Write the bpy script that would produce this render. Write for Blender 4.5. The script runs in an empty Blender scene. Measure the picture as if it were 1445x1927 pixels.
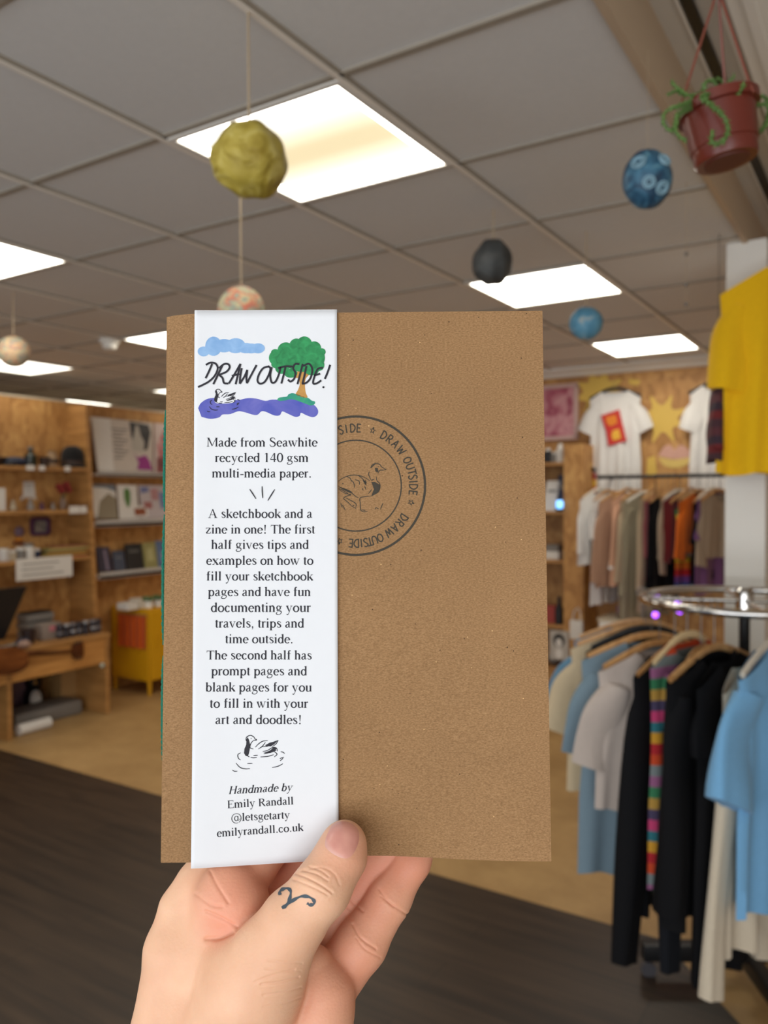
import bpy, bmesh, math, random
import numpy as np
from mathutils import Vector, Matrix, Euler
from mathutils.bvhtree import BVHTree

random.seed(7)
rng = np.random.RandomState(11)
PI = math.pi
C = bpy.context.scene.collection
scene = bpy.context.scene

# ------------------------------------------------------------------ camera
# room axes: +Y runs along the ceiling runners to the garment wall, +X to the right
F_PX, IMG_W, IMG_H = 1507.2, 1445.0, 1927.0
YAW, PITCH, ROLL = -0.5688, -0.0212, -0.0040
EYE = 1.50
cy_, sy_ = math.cos(YAW), math.sin(YAW)
CF = Vector((sy_ * math.cos(PITCH), cy_ * math.cos(PITCH), math.sin(PITCH)))
r0 = Vector((cy_, -sy_, 0)); u0 = r0.cross(CF)
CR = r0 * math.cos(ROLL) + u0 * math.sin(ROLL)
CU = -r0 * math.sin(ROLL) + u0 * math.cos(ROLL)
CP = Vector((0, 0, EYE))
CAM_M = Matrix(((CR.x, CU.x, -CF.x, CP.x), (CR.y, CU.y, -CF.y, CP.y), (CR.z, CU.z, -CF.z, CP.z), (0, 0, 0, 1)))
cam_d = bpy.data.cameras.new('camera'); cam = bpy.data.objects.new('camera', cam_d); C.objects.link(cam)
cam.matrix_world = CAM_M
cam_d.sensor_width = 36.0; cam_d.sensor_fit = 'AUTO'
cam_d.lens = F_PX / IMG_H * 36.0
cam_d.clip_start = 0.01; cam_d.clip_end = 60
cam_d.dof.use_dof = True; cam_d.dof.focus_distance = 0.304
cam_d.dof.aperture_fstop = 13.0
scene.camera = cam

# ------------------------------------------------------------------ light
wd = bpy.data.worlds.new('world'); scene.world = wd; wd.use_nodes = True
wd.node_tree.nodes['Background'].inputs[0].default_value = (0.80, 0.90, 1.0, 1)
wd.node_tree.nodes['Background'].inputs[1].default_value = 0.5
def area(name, loc, rot, sx, sy, power, col):
    l = bpy.data.lights.new(name, 'AREA'); l.shape = 'RECTANGLE'; l.size = sx; l.size_y = sy
    l.energy = power; l.color = col
    o = bpy.data.objects.new(name, l); C.objects.link(o); o.location = loc; o.rotation_euler = rot
    return o
# daylight through the shop front behind the photographer
area('daylight', (0.4, -2.6, 1.45), (math.radians(90), 0, math.radians(8)), 5.0, 2.0, 69, (0.93, 0.97, 1.0))
# added fill light, tilted up at the shop front to brighten the ceiling
area('ceiling_fill', (0.0, -2.55, 0.35), (math.radians(122), 0, 0), 5.0, 0.6, 46, (0.95, 0.96, 0.98))
scene.view_settings.view_transform = 'Standard'
scene.view_settings.look = 'None'
scene.view_settings.gamma = 1.0
scene.view_settings.exposure = 0.0
scene.view_settings.use_curve_mapping = False
PANEL_EDGE, PANEL_MID = 9.5, 0.92      # the opal ceiling panels are edge lit

# ------------------------------------------------------------------ helpers
def s2l(c):
    c = c / 255.0
    return c / 12.92 if c <= 0.04045 else ((c + 0.055) / 1.055) ** 2.4
def rgb(r, g, b): return (s2l(r), s2l(g), s2l(b), 1.0)
def ray(px, py):
    return CF + CR * ((px - IMG_W / 2) / F_PX) + CU * ((IMG_H / 2 - py) / F_PX)
def at(px, py, d): return CP + ray(px, py) * d
def onX(px, py, X): r = ray(px, py); return CP + r * (X / r.x)
def onY(px, py, Y): r = ray(px, py); return CP + r * (Y / r.y)
def onZ(px, py, Z): r = ray(px, py); return CP + r * ((Z - EYE) / r.z)

class MB:
    """collects faces and links them as one mesh object"""
    def __init__(s): s.v = []; s.f = []; s.m = []
    def add(s, vs, fs, mi=0):
        o = len(s.v); s.v += [tuple(x) for x in vs]; s.f += [tuple(i + o for i in f) for f in fs]; s.m += [mi] * len(fs); return s
    def box(s, x0, x1, y0, y1, z0, z1, mi=0):
        return s.add([(x0,y0,z0),(x1,y0,z0),(x1,y1,z0),(x0,y1,z0),(x0,y0,z1),(x1,y0,z1),(x1,y1,z1),(x0,y1,z1)],
            [(0,3,2,1),(4,5,6,7),(0,1,5,4),(1,2,6,5),(2,3,7,6),(3,0,4,7)], mi)
    def bbox(s, x0, x1, y0, y1, z0, z1, b=0.004, mi=0):
        """box with chamfered edges"""
        bm = bmesh.new(); bmesh.ops.create_cube(bm, size=1)
        for v in bm.verts: v.co = Vector(((x0+x1)/2 + v.co.x*(x1-x0), (y0+y1)/2 + v.co.y*(y1-y0), (z0+z1)/2 + v.co.z*(z1-z0)))
        b = min(b, 0.45 * min(abs(x1-x0), abs(y1-y0), abs(z1-z0)))
        bmesh.ops.bevel(bm, geom=list(bm.edges), offset=b, segments=2, affect='EDGES', profile=0.6)
        return s.bm(bm, mi)
    def bm(s, bm, mi=0):
        bm.verts.index_update()
        s.add([tuple(v.co) for v in bm.verts], [tuple(v.index for v in f.verts) for f in bm.faces], mi); bm.free(); return s
    def prism(s, poly, z0, z1, mi=0, axis='z'):
        """polygon (a,b) extruded; axis names the extrusion direction"""
        def P(a, b, c): return (a,b,c) if axis == 'z' else ((a,c,b) if axis == 'y' else (c,a,b))
        n = len(poly)
        vs = [P(a,b,z0) for a,b in poly] + [P(a,b,z1) for a,b in poly]
        fs = [tuple(range(n))[::-1], tuple(range(n, 2*n))] + [(i, (i+1)%n, (i+1)%n+n, i+n) for i in range(n)]
        return s.add(vs, fs, mi)
    def tube(s, pts, r, n=10, mi=0, closed=False, cap=True, sq=1.0):
        pts = [Vector(p) for p in pts]; m = len(pts)
        rs = r if hasattr(r, '__len__') else [r] * m
        vs = []; prev = None
        for i, p in enumerate(pts):
            if closed: t = pts[(i+1)%m] - pts[i-1]
            else: t = pts[min(i+1, m-1)] - pts[max(i-1, 0)]
            t.normalize()
            if prev is None:
                a = Vector((0,0,1)) if abs(t.z) < 0.9 else Vector((1,0,0))
                a = (a - t * a.dot(t)).normalized()
            else:
                a = (prev - t * prev.dot(t)).normalized()
            prev = a; b = t.cross(a)
            for k in range(n):
                an = 2*PI*k/n; vs.append(p + a*math.cos(an)*rs[i] + b*math.sin(an)*rs[i]*sq)
        fs = []
        for i in range(m if closed else m-1):
            j = (i+1) % m
            for k in range(n): fs.append((i*n+k, i*n+(k+1)%n, j*n+(k+1)%n, j*n+k))
        if cap and not closed: fs += [tuple(range(n))[::-1], tuple(range((m-1)*n, m*n))]
        return s.add(vs, fs, mi)
    def lathe(s, prof, n=28, c=(0,0,0), mi=0):
        vs = []; fs = []
        for r, z in prof:
            for k in range(n): a = 2*PI*k/n; vs.append((c[0]+r*math.cos(a), c[1]+r*math.sin(a), c[2]+z))
        m = len(prof)
        for i in range(m-1):
            for k in range(n): fs.append((i*n+k, i*n+(k+1)%n, (i+1)*n+(k+1)%n, (i+1)*n+k))
        fs += [tuple(range(n))[::-1], tuple(range((m-1)*n, m*n))]
        return s.add(vs, fs, mi)
    def ball(s, c, r, n=14, mi=0, f=None, sc=(1,1,1)):
        bm = bmesh.new(); bmesh.ops.create_uvsphere(bm, u_segments=n*2, v_segments=n, radius=1)
        for v in bm.verts:
            k = f(v.co) if f else 1.0
            v.co = Vector((c[0]+v.co.x*r*k*sc[0], c[1]+v.co.y*r*k*sc[1], c[2]+v.co.z*r*k*sc[2]))
        return s.bm(bm, mi)
    def sheet(s, rows, mi=0, flip=False):
        """grid of points"""
        n = len(rows[0]); o = []
        for r in rows: o += list(r)
        fs = []
        for i in range(len(rows)-1):
            for k in range(n-1):
                q = (i*n+k, i*n+k+1, (i+1)*n+k+1, (i+1)*n+k); fs.append(q[::-1] if flip else q)
        return s.add(o, fs, mi)
    def build(s, name, mat, parent=None, loc=(0,0,0), rotz=0.0, smooth=True, ang=40, fixn=True):
        me = bpy.data.meshes.new(name); me.from_pydata(s.v, [], s.f)
        mats = mat if isinstance(mat, (list, tuple)) else [mat]
        for m in mats: me.materials.append(m)
        if len(mats) > 1: me.polygons.foreach_set('material_index', s.m)
        if fixn:
            bm = bmesh.new(); bm.from_mesh(me); bmesh.ops.recalc_face_normals(bm, faces=bm.faces); bm.to_mesh(me); bm.free()
        if smooth:
            me.polygons.foreach_set('use_smooth', [True]*len(me.polygons))
            me.set_sharp_from_angle(angle=math.radians(ang))
        me.update()
        o = bpy.data.objects.new(name, me); C.objects.link(o)
        o.location = loc; o.rotation_euler = (0,0,rotz)
        if parent: o.parent = parent
        return o

def thing(name, label, cat, loc=(0,0,0), rotz=0.0, group=None):
    o = bpy.data.objects.new(name, None); C.objects.link(o); o.empty_display_size = 0.05
    o.location = loc; o.rotation_euler = (0,0,rotz); o['label'] = label; o['category'] = cat
    if group: o['group'] = group
    return o
def tag(o, label, cat, group=None):
    o['label'] = label; o['category'] = cat
    if group: o['group'] = group
    return o
def struct(o): o['kind'] = 'structure'; return o
def dup(root, loc, rotz=0.0, label=None, group=None):
    r = root.copy(); C.objects.link(r); r.location = loc; r.rotation_euler = (0,0,rotz)
    if label: r['label'] = label
    if group: r['group'] = group
    for ch in list(root.children):
        c = ch.copy(); C.objects.link(c); c.parent = r
        for g in list(ch.children):
            d = g.copy(); C.objects.link(d); d.parent = c
    return r

# ------------------------------------------------------------------ materials
def node_mat(name):
    m = bpy.data.materials.new(name); m.use_nodes = True
    nt = m.node_tree; return m, nt, nt.nodes['Principled BSDF']
def plain(name, col, rough=0.6, metal=0.0, var=0.08, scale=30.0, bump=0.0, spec=0.4, sheen=0.0, coat=0.0, trans=0.0, emit=None, es=0.0):
    m, nt, p = node_mat(name)
    L = nt.links.new; N = nt.nodes.new
    p.inputs['Roughness'].default_value = rough; p.inputs['Metallic'].default_value = metal
    p.inputs['Specular IOR Level'].default_value = spec
    p.inputs['Sheen Weight'].default_value = sheen; p.inputs['Coat Weight'].default_value = coat
    p.inputs['Transmission Weight'].default_value = trans
    tc = N('ShaderNodeTexCoord'); no = N('ShaderNodeTexNoise'); no.inputs['Scale'].default_value = scale; no.inputs['Detail'].default_value = 4
    L(tc.outputs['Object'], no.inputs['Vector'])
    mx = N('ShaderNodeMix'); mx.data_type = 'RGBA'
    mx.inputs[6].default_value = tuple(min(1, c*(1-var)) for c in col[:3]) + (1,)
    mx.inputs[7].default_value = tuple(min(1, c*(1+var)) for c in col[:3]) + (1,)
    L(no.outputs['Fac'], mx.inputs[0]); L(mx.outputs[2], p.inputs['Base Color'])
    if bump:
        b = N('ShaderNodeBump'); b.inputs['Strength'].default_value = bump; b.inputs['Distance'].default_value = 0.004
        L(no.outputs['Fac'], b.inputs['Height']); L(b.outputs['Normal'], p.inputs['Normal'])
    if emit:
        p.inputs['Emission Color'].default_value = emit; p.inputs['Emission Strength'].default_value = es
    return m
def ramp(nt, stops, src):
    r = nt.nodes.new('ShaderNodeValToRGB'); e = r.color_ramp.elements
    while len(e) < len(stops): e.new(0.5)
    for k, (q, c) in enumerate(stops): e[k].position = q; e[k].color = c
    nt.links.new(src, r.inputs[0]); return r.outputs[0]
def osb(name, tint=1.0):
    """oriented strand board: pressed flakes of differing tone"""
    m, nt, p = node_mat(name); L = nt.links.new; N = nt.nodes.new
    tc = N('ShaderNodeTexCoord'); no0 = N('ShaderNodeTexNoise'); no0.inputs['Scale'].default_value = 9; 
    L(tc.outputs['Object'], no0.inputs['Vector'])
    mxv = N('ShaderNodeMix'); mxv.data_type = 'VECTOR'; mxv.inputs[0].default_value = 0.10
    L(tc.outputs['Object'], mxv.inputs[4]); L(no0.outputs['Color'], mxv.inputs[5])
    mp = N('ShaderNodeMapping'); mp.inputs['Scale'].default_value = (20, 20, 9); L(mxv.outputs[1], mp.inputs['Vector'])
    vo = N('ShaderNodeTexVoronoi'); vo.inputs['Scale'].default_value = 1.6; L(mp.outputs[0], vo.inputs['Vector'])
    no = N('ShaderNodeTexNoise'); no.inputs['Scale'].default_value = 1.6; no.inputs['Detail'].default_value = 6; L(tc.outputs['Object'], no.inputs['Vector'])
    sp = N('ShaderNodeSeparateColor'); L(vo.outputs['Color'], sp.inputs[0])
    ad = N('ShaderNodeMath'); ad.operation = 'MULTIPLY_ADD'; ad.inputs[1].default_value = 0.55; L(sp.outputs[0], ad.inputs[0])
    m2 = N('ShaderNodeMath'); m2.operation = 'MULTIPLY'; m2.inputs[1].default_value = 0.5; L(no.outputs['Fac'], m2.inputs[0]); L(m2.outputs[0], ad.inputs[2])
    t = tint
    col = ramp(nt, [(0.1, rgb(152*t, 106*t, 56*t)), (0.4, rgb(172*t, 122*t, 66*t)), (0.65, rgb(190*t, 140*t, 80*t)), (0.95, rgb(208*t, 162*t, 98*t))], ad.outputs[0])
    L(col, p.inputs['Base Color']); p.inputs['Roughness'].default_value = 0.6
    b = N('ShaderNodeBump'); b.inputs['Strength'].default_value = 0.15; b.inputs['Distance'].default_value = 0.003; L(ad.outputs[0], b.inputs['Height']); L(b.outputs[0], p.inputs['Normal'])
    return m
def wood(name, dark, light, scale=(4, 60, 60), rough=0.5):
    m, nt, p = node_mat(name); L = nt.links.new; N = nt.nodes.new
    tc = N('ShaderNodeTexCoord'); mp = N('ShaderNodeMapping'); mp.inputs['Scale'].default_value = scale; L(tc.outputs['Object'], mp.inputs['Vector'])
    no = N('ShaderNodeTexNoise'); no.inputs['Scale'].default_value = 1.0; no.inputs['Detail'].default_value = 5; no.inputs['Distortion'].default_value = 0.4; L(mp.outputs[0], no.inputs['Vector'])
    L(ramp(nt, [(0.3, dark), (0.7, light)], no.outputs['Fac']), p.inputs['Base Color']); p.inputs['Roughness'].default_value = rough
    return m
def speckle(name, cols, scale=18.0, rough=0.8, bump=0.3):
    """several flat colours in irregular patches, as on a painted paper shell"""
    m, nt, p = node_mat(name); L = nt.links.new; N = nt.nodes.new
    tc = N('ShaderNodeTexCoord'); no = N('ShaderNodeTexNoise'); no.inputs['Scale'].default_value = scale; no.inputs['Detail'].default_value = 4; no.inputs['Distortion'].default_value = 0.8
    L(tc.outputs['Object'], no.inputs['Vector'])
    n = len(cols)
    L(ramp(nt, [(0.28 + 0.44*i/max(1, n-1), c) for i, c in enumerate(cols)], no.outputs['Fac']), p.inputs['Base Color'])
    p.inputs['Roughness'].default_value = rough
    b = N('ShaderNodeBump'); b.inputs['Strength'].default_value = bump; b.inputs['Distance'].default_value = 0.004; L(no.outputs['Fac'], b.inputs['Height']); L(b.outputs[0], p.inputs['Normal'])
    return m
def fabric(name, col, var=0.07, rough=0.85): return plain(name, col, rough, 0, var, 90, 0.15, 0.2, 0.15)
def stripes(name, cols, scale, axis=2, rough=0.85):
    m, nt, p = node_mat(name); L = nt.links.new; N = nt.nodes.new
    tc = N('ShaderNodeTexCoord'); sx = N('ShaderNodeSeparateXYZ'); L(tc.outputs['Object'], sx.inputs[0])
    mu = N('ShaderNodeMath'); mu.operation = 'MULTIPLY'; mu.inputs[1].default_value = scale; L(sx.outputs[axis], mu.inputs[0])
    fr = N('ShaderNodeMath'); fr.operation = 'FRACT'; L(mu.outputs[0], fr.inputs[0])
    r = N('ShaderNodeValToRGB'); r.color_ramp.interpolation = 'CONSTANT'; e = r.color_ramp.elements
    while len(e) < len(cols): e.new(0.5)
    for k, c in enumerate(cols): e[k].position = k/len(cols); e[k].color = c
    L(fr.outputs[0], r.inputs[0]); L(r.outputs[0], p.inputs['Base Color']); p.inputs['Roughness'].default_value = rough
    return m

# ------------------------------------------------------------------ the room
K = 0.90; TILE = 0.6 * K; CEIL = EYE + 0.9853 * K
X0 = K * (-0.100 * math.cos(0.5688) - 1.903 * math.sin(0.5688))
Y0 = K * (-0.100 * -math.sin(-0.5688) + 1.903 * math.cos(0.5688))
def gx(j): return X0 - j * TILE
def gy(i): return Y0 + i * TILE
XL, YB = -5.15, 5.55          # chipboard partition on the left, back wall
XSTEP = gx(-1)                # where the ceiling steps up
CEIL2 = CEIL + 0.15

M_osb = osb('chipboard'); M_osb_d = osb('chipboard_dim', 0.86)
M_tile = plain('ceiling_tile', rgb(222, 221, 219), 0.9, 0, 0.04, 60, 0.08)
M_rail = plain('ceiling_runner', rgb(246, 240, 230), 0.4, 0, 0.03)
M_cream = plain('cream_paint', rgb(205, 190, 165), 0.7, 0, 0.03, 4)
M_white = plain('white_paint', rgb(236, 232, 224), 0.6, 0, 0.03, 6)
M_beige = plain('beige_trunking', rgb(196, 174, 148), 0.6, 0, 0.05, 5)
M_black = plain('black_metal', rgb(20, 20, 22), 0.4, 0.2, 0.1)
def floor_mat():
    m, nt, p = node_mat('cork_floor'); L = nt.links.new; N = nt.nodes.new
    tc = N('ShaderNodeTexCoord'); no = N('ShaderNodeTexNoise'); no.inputs['Scale'].default_value = 2.2; no.inputs['Detail'].default_value = 8; no.inputs['Roughness'].default_value = 0.7
    L(tc.outputs['Object'], no.inputs['Vector'])
    L(ramp(nt, [(0.3, rgb(152, 118, 72)), (0.7, rgb(192, 156, 104))], no.outputs['Fac']), p.inputs['Base Color']); p.inputs['Roughness'].default_value = 0.5
    return m
def laminate_mat():
    m, nt, p = node_mat('dark_laminate'); L = nt.links.new; N = nt.nodes.new
    tc = N('ShaderNodeTexCoord')
    mp = N('ShaderNodeMapping'); mp.inputs['Scale'].default_value = (1.2, 16, 1); L(tc.outputs['Object'], mp.inputs['Vector'])
    no = N('ShaderNodeTexNoise'); no.inputs['Scale'].default_value = 1.6; no.inputs['Detail'].default_value = 7; no.inputs['Distortion'].default_value = 0.5; L(mp.outputs[0], no.inputs['Vector'])
    br = N('ShaderNodeTexBrick'); br.inputs['Scale'].default_value = 1; br.inputs['Brick Width'].default_value = 1.2; br.inputs['Row Height'].default_value = 0.16
    br.inputs['Mortar Size'].default_value = 0.0025; br.inputs['Color1'].default_value = (0.85,0.85,0.85,1); br.inputs['Color2'].default_value = (1.15,1.15,1.15,1); br.inputs['Mortar'].default_value = (0.5,0.5,0.5,1)
    L(tc.outputs['Object'], br.inputs['Vector'])
    mx = N('ShaderNodeMix'); mx.data_type = 'RGBA'; mx.blend_type = 'MULTIPLY'; mx.inputs[0].default_value = 1
    L(ramp(nt, [(0.3, rgb(38, 28, 21)), (0.7, rgb(66, 51, 38))], no.outputs['Fac']), mx.inputs[6]); L(br.outputs['Color'], mx.inputs[7])
    L(mx.outputs[2], p.inputs['Base Color']); p.inputs['Roughness'].default_value = 0.42
    return m
M_floor = floor_mat(); M_lam = laminate_mat()

FX0, FX1, FY0 = -7.4, 2.6, -2.7
struct(MB().box(FX0, FX1, FY0, YB + 0.1, -0.06, 0).build('floor', M_floor, smooth=False))
# dark laminate lies flush in front of the cork, ending at a corner by the round rail
pa = onZ(0, 1412, 0); pb = onZ(1225, 1812, 0); pc = onZ(1330, 1927, 0)
dd = (pc - pb).normalized(); pe = pb + dd * 2.6
ydk = (pa.y + onZ(810, 1640, 0).y + onZ(1140, 1745, 0).y) / 3
struct(MB().prism([(FX0, ydk), (FX0, FY0), (pe.x, FY0), (pe.x, pe.y), (pb.x, ydk)], 0.0, 0.004).build('floor', M_lam, smooth=False))

cb = MB()
cb.box(FX0, XSTEP, FY0, YB + 0.1, CEIL + 0.006, CEIL + 0.05)
struct(cb.build('ceiling', M_tile, smooth=False))
struct(MB().box(XSTEP, FX1, FY0, YB + 0.1, CEIL2, CEIL2 + 0.05).build('ceiling', plain('plaster_ceiling', rgb(206, 200, 190), 0.9, 0, 0.04, 8), smooth=False))
struct(MB().box(XSTEP - 0.006, XSTEP + 0.012, FY0, YB, CEIL - 0.004, CEIL2 + 0.01).build('trim_1', M_beige, smooth=False))
gb = MB()
for j in range(0, 13):
    x = gx(j)
    if x > FX0: gb.box(x - 0.011, x + 0.002, FY0, YB, CEIL - 0.004, CEIL + 0.007)
struct(gb.build('trim_2', M_rail, smooth=False))
gb = MB()
for j in range(0, 13):
    x = gx(j)
    if x > FX0: gb.box(x + 0.002, x + 0.010, FY0, YB, CEIL - 0.001, CEIL + 0.007)
for i in range(-7, 9):
    y = gy(i)
    if FY0 < y < YB: gb.box(FX0, XSTEP, y - 0.008, y + 0.008, CEIL - 0.001, CEIL + 0.007)
struct(gb.build('trim_8', plain('ceiling_gap_shade', rgb(160, 150, 136), 0.8), smooth=False))  # shadow along the recessed tile edges, put into the strip colour
xd = onZ(1290, 2, CEIL2); xw = onZ(1382, 2, CEIL2)
struct(MB().box(xd.x - 0.005, xd.x + 0.016, FY0, YB, CEIL2 - 0.012, CEIL2).build('trim_3', plain('dark_track', rgb(34, 30, 24), 0.5), smooth=False))
struct(MB().box(xd.x - 0.016, xd.x - 0.010, FY0, YB, CEIL2 - 0.008, CEIL2).box(xw.x - 0.03, xw.x - 0.022, FY0, YB, CEIL2 - 0.010, CEIL2).build('trim_4', M_white, smooth=False))
struct(MB().box(xw.x, xw.x + 0.30, FY0, YB, CEIL2 - 0.05, CEIL2).box(xw.x + 0.03, xw.x + 0.05, FY0, YB, CEIL2 - 0.06, CEIL2 - 0.05).build('trim_5', M_white, smooth=False))

# walls
wb = struct(MB().box(XL - 0.02, FX1, YB, YB + 0.08, 0, CEIL2 + 0.02).build('wall_back', M_osb, smooth=False))
struct(MB().box(FX0, XL - 0.02, YB, YB + 0.08, 0, CEIL2).build('wall_back', M_cream, smooth=False))
ztl = onX(150, 760, XL).z
struct(MB().box(XL - 0.05, XL, FY0 + 1.2, YB, 0, ztl).build('wall_left', M_osb, smooth=False))
struct(MB().box(XL - 0.055, XL + 0.005, FY0 + 1.2, YB, ztl, ztl + 0.012).build('trim_6', M_cream, smooth=False))
struct(MB().box(FX0 - 0.08, FX0, FY0, YB + 0.1, 0, CEIL + 0.02).build('wall_left', M_cream, smooth=False))
struct(MB().box(FX1, FX1 + 0.08, FY0, YB + 0.1, 0, CEIL2 + 0.02).build('wall_right', M_white, smooth=False))
# coving over the back wall
cvp = [(YB, CEIL + 0.004), (YB - 0.10, CEIL + 0.004), (YB - 0.10, CEIL - 0.012), (YB - 0.055, CEIL - 0.028), (YB - 0.03, CEIL - 0.05), (YB, CEIL - 0.055)]
struct(MB().prism(cvp, XL, FX1, axis='x').build('trim_7', M_white, smooth=False))
# pillar by the round rail
pq = at(1366, 460, 2.86)
COLX0, COLY0 = pq.x, pq.y
COLX1 = onY(1441, 900, COLY0).x
struct(MB().bbox(COLX0, COLX1, COLY0, COLY0 + 0.32, 0, CEIL + 0.006, 0.006).build('wall_pillar', M_white))

# ------------------------------------------------------------------ ceiling lights
def emis(name, col, st):
    m, nt, p = node_mat(name)
    p.inputs['Base Color'].default_value = (0.8, 0.8, 0.78, 1); p.inputs['Emission Color'].default_value = col; p.inputs['Emission Strength'].default_value = st
    return m
def mid_emis():
    m, nt, p = node_mat('opal_panel_middle'); L = nt.links.new; N = nt.nodes.new
    tc = N('ShaderNodeTexCoord'); sx = N('ShaderNodeSeparateXYZ'); L(tc.outputs['Object'], sx.inputs[0])
    a = N('ShaderNodeMath'); a.operation = 'ABSOLUTE'; L(sx.outputs[1], a.inputs[0])
    mu = N('ShaderNodeMapRange'); mu.inputs[1].default_value = 0.03; mu.inputs[2].default_value = TILE * 0.36; L(a.outputs[0], mu.inputs[0])
    L(ramp(nt, [(0.0, (0.86, 0.72, 0.42, 1)), (0.6, (0.98, 0.92, 0.72, 1)), (1.0, (1.0, 0.99, 0.9, 1))], mu.outputs[0]), p.inputs['Emission Color'])
    mr = N('ShaderNodeMapRange'); mr.inputs[1].default_value = 0.0; mr.inputs[2].default_value = 1.0; mr.inputs[3].default_value = PANEL_MID; mr.inputs[4].default_value = PANEL_MID * 1.6
    L(mu.outputs[0], mr.inputs[0]); L(mr.outputs[0], p.inputs['Emission Strength'])
    p.inputs['Base Color'].default_value = (0.8, 0.78, 0.7, 1)
    return m
M_edge = emis('opal_panel_edge', (1.0, 0.96, 0.86, 1), PANEL_EDGE)
M_edge2 = emis('opal_panel_lit', (1.0, 0.96, 0.84, 1), PANEL_EDGE)
M_dim = emis('opal_panel_dim', (1.0, 0.96, 0.84, 1), PANEL_EDGE*0.4)
M_mid = mid_emis()
def ceiling_light(i, j, label, gradient=False, dim=False, group='square ceiling light panels'):
    """flush opal panel filling one tile of the grid; i along Y, j along -X"""
    t = thing('ceiling_light', label, 'ceiling light', ((gx(j) + gx(j+1)) / 2, (gy(i) + gy(i+1)) / 2, CEIL), 0, group)
    h = TILE / 2 - 0.008; w = 0.016
    fr = MB()
    for a in (-1, 1):
        fr.box(-h, h, a*h - (w if a > 0 else 0), a*h + (0 if a > 0 else w), -0.005, 0.006)
        fr.box(a*h - (w if a > 0 else 0), a*h + (0 if a > 0 else w), -h + w, h - w, -0.005, 0.006)
    fr.build('frame', M_white, t, smooth=False)
    q = h - w; e = 0.024; z = -0.001; z2 = 0.003
    d = MB()
    if gradient:
        d.add([(-q,-q,z),(q,-q,z),(q,q,z),(-q,q,z),(-q+e,-q+e,z2),(q-e,-q+e,z2),(q-e,q-e,z2),(-q+e,q-e,z2)], [(0,1,5,4),(1,2,6,5),(2,3,7,6),(3,0,4,7)], 0)
        d.add([(-q+e,-q+e,z2),(q-e,-q+e,z2),(q-e,q-e,z2),(-q+e,q-e,z2)], [(0,1,2,3)], 1)
    else:
        d.add([(-q,-q,z),(q,-q,z),(q,q,z),(-q,q,z)], [(0,1,2,3)], 2)
    d.add([(-q,-q,.005),(q,-q,.005),(q,q,.005),(-q,q,.005)], [(0,1,2,3)], 1)
    d.build('diffuser', [M_edge, M_mid, M_dim if dim else M_edge2], t, smooth=False, fixn=False)
    return t
ceiling_light(0, 0, 'large glowing ceiling panel directly behind the crumpled olive hanging ball', True)
ceiling_light(3, 0, 'glowing ceiling panel partly hidden by the dark grey hanging ball')
ceiling_light(6, 0, 'small far ceiling panel just right of and below the pale blue hanging ball')
ceiling_light(0, 3, 'glowing ceiling panel cut off by the left edge of the picture')
ceiling_light(3, 7, 'glowing ceiling panel partly hidden by the patchwork ball at far left', dim=True)
ceiling_light(6, 10, 'farthest left ceiling panel close above the chipboard shelving wall')
ceiling_light(6, 7, 'ceiling panel mostly hidden behind the upper left corner of the sketchbook', dim=True)
for i, j in ((-3, 0), (-3, 3), (3, 4), (6, 4), (0, 6)):
    ceiling_light(i, j, 'square ceiling panel outside the picture or behind the sketchbook')
sd = onZ(206, 640, CEIL)
t = thing('smoke_detector', 'small round white smoke detector on the grey ceiling tiles', 'smoke detector', (sd.x, sd.y, CEIL))
MB().lathe([(0.0, 0.004), (0.058, 0.004), (0.058, -0.012), (0.05, -0.022), (0.0, -0.022)]).build('base', M_white, t)
MB().lathe([(0.0, -0.021), (0.042, -0.022), (0.040, -0.045), (0.028, -0.056), (0.0, -0.058)]).build('sensor', M_white, t)

# ------------------------------------------------------------------ the sketchbook
BW, BH = 0.1471, 0.210
rv = Vector((-0.04916, -0.00980, 0.00668))
BOOK_M = CAM_M @ Matrix.Translation((-0.01128, -0.02710, -0.30696)) @ Matrix.Rotation(rv.length, 4, rv.normalized())
BOOK_I = BOOK_M.inverted()
def dent(x, y):
    """the open edge bends back where the thumb presses"""
    v = (y + BH/2)
    return 0.0068 * math.exp(-((x - 0.006) / 0.036) ** 2) * math.exp(-max(0, v + 0.002) / 0.030)
def cover_z(x, y):
    z = -dent(x, y)
    e = (-BW/2 + 0.012 - x) / 0.012
    if e > 0: z -= 0.0036 * e * e * min(1, max(0, (y + BH/2) / BH * 1.3))
    return z
def band_z(x, y):
    v = y + BH/2
    z = cover_z(max(x, -BW/2 + 0.012), y) + 0.0011
    z += 0.0022 * math.exp(-((x + 0.0625) / 0.02) ** 2) * math.exp(-max(0, v) / 0.05)
    z += 0.0006 * math.exp(-((x + 0.064) / 0.01) ** 2)
    return z
def to_book(px, py, zf):
    r = BOOK_I.to_3x3() @ ray(px, py); o = BOOK_I @ CP
    z = 0.001
    for _ in range(4):
        t = (z - o.z) / r.z; x = o.x + r.x*t; y = o.y + r.y*t; z = zf(x, y)
    return x, y
def book_part(mb, name, mat, parent, smooth=True, fixn=True):
    return mb.build(name, mat, parent, smooth=smooth, fixn=fixn)

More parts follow.
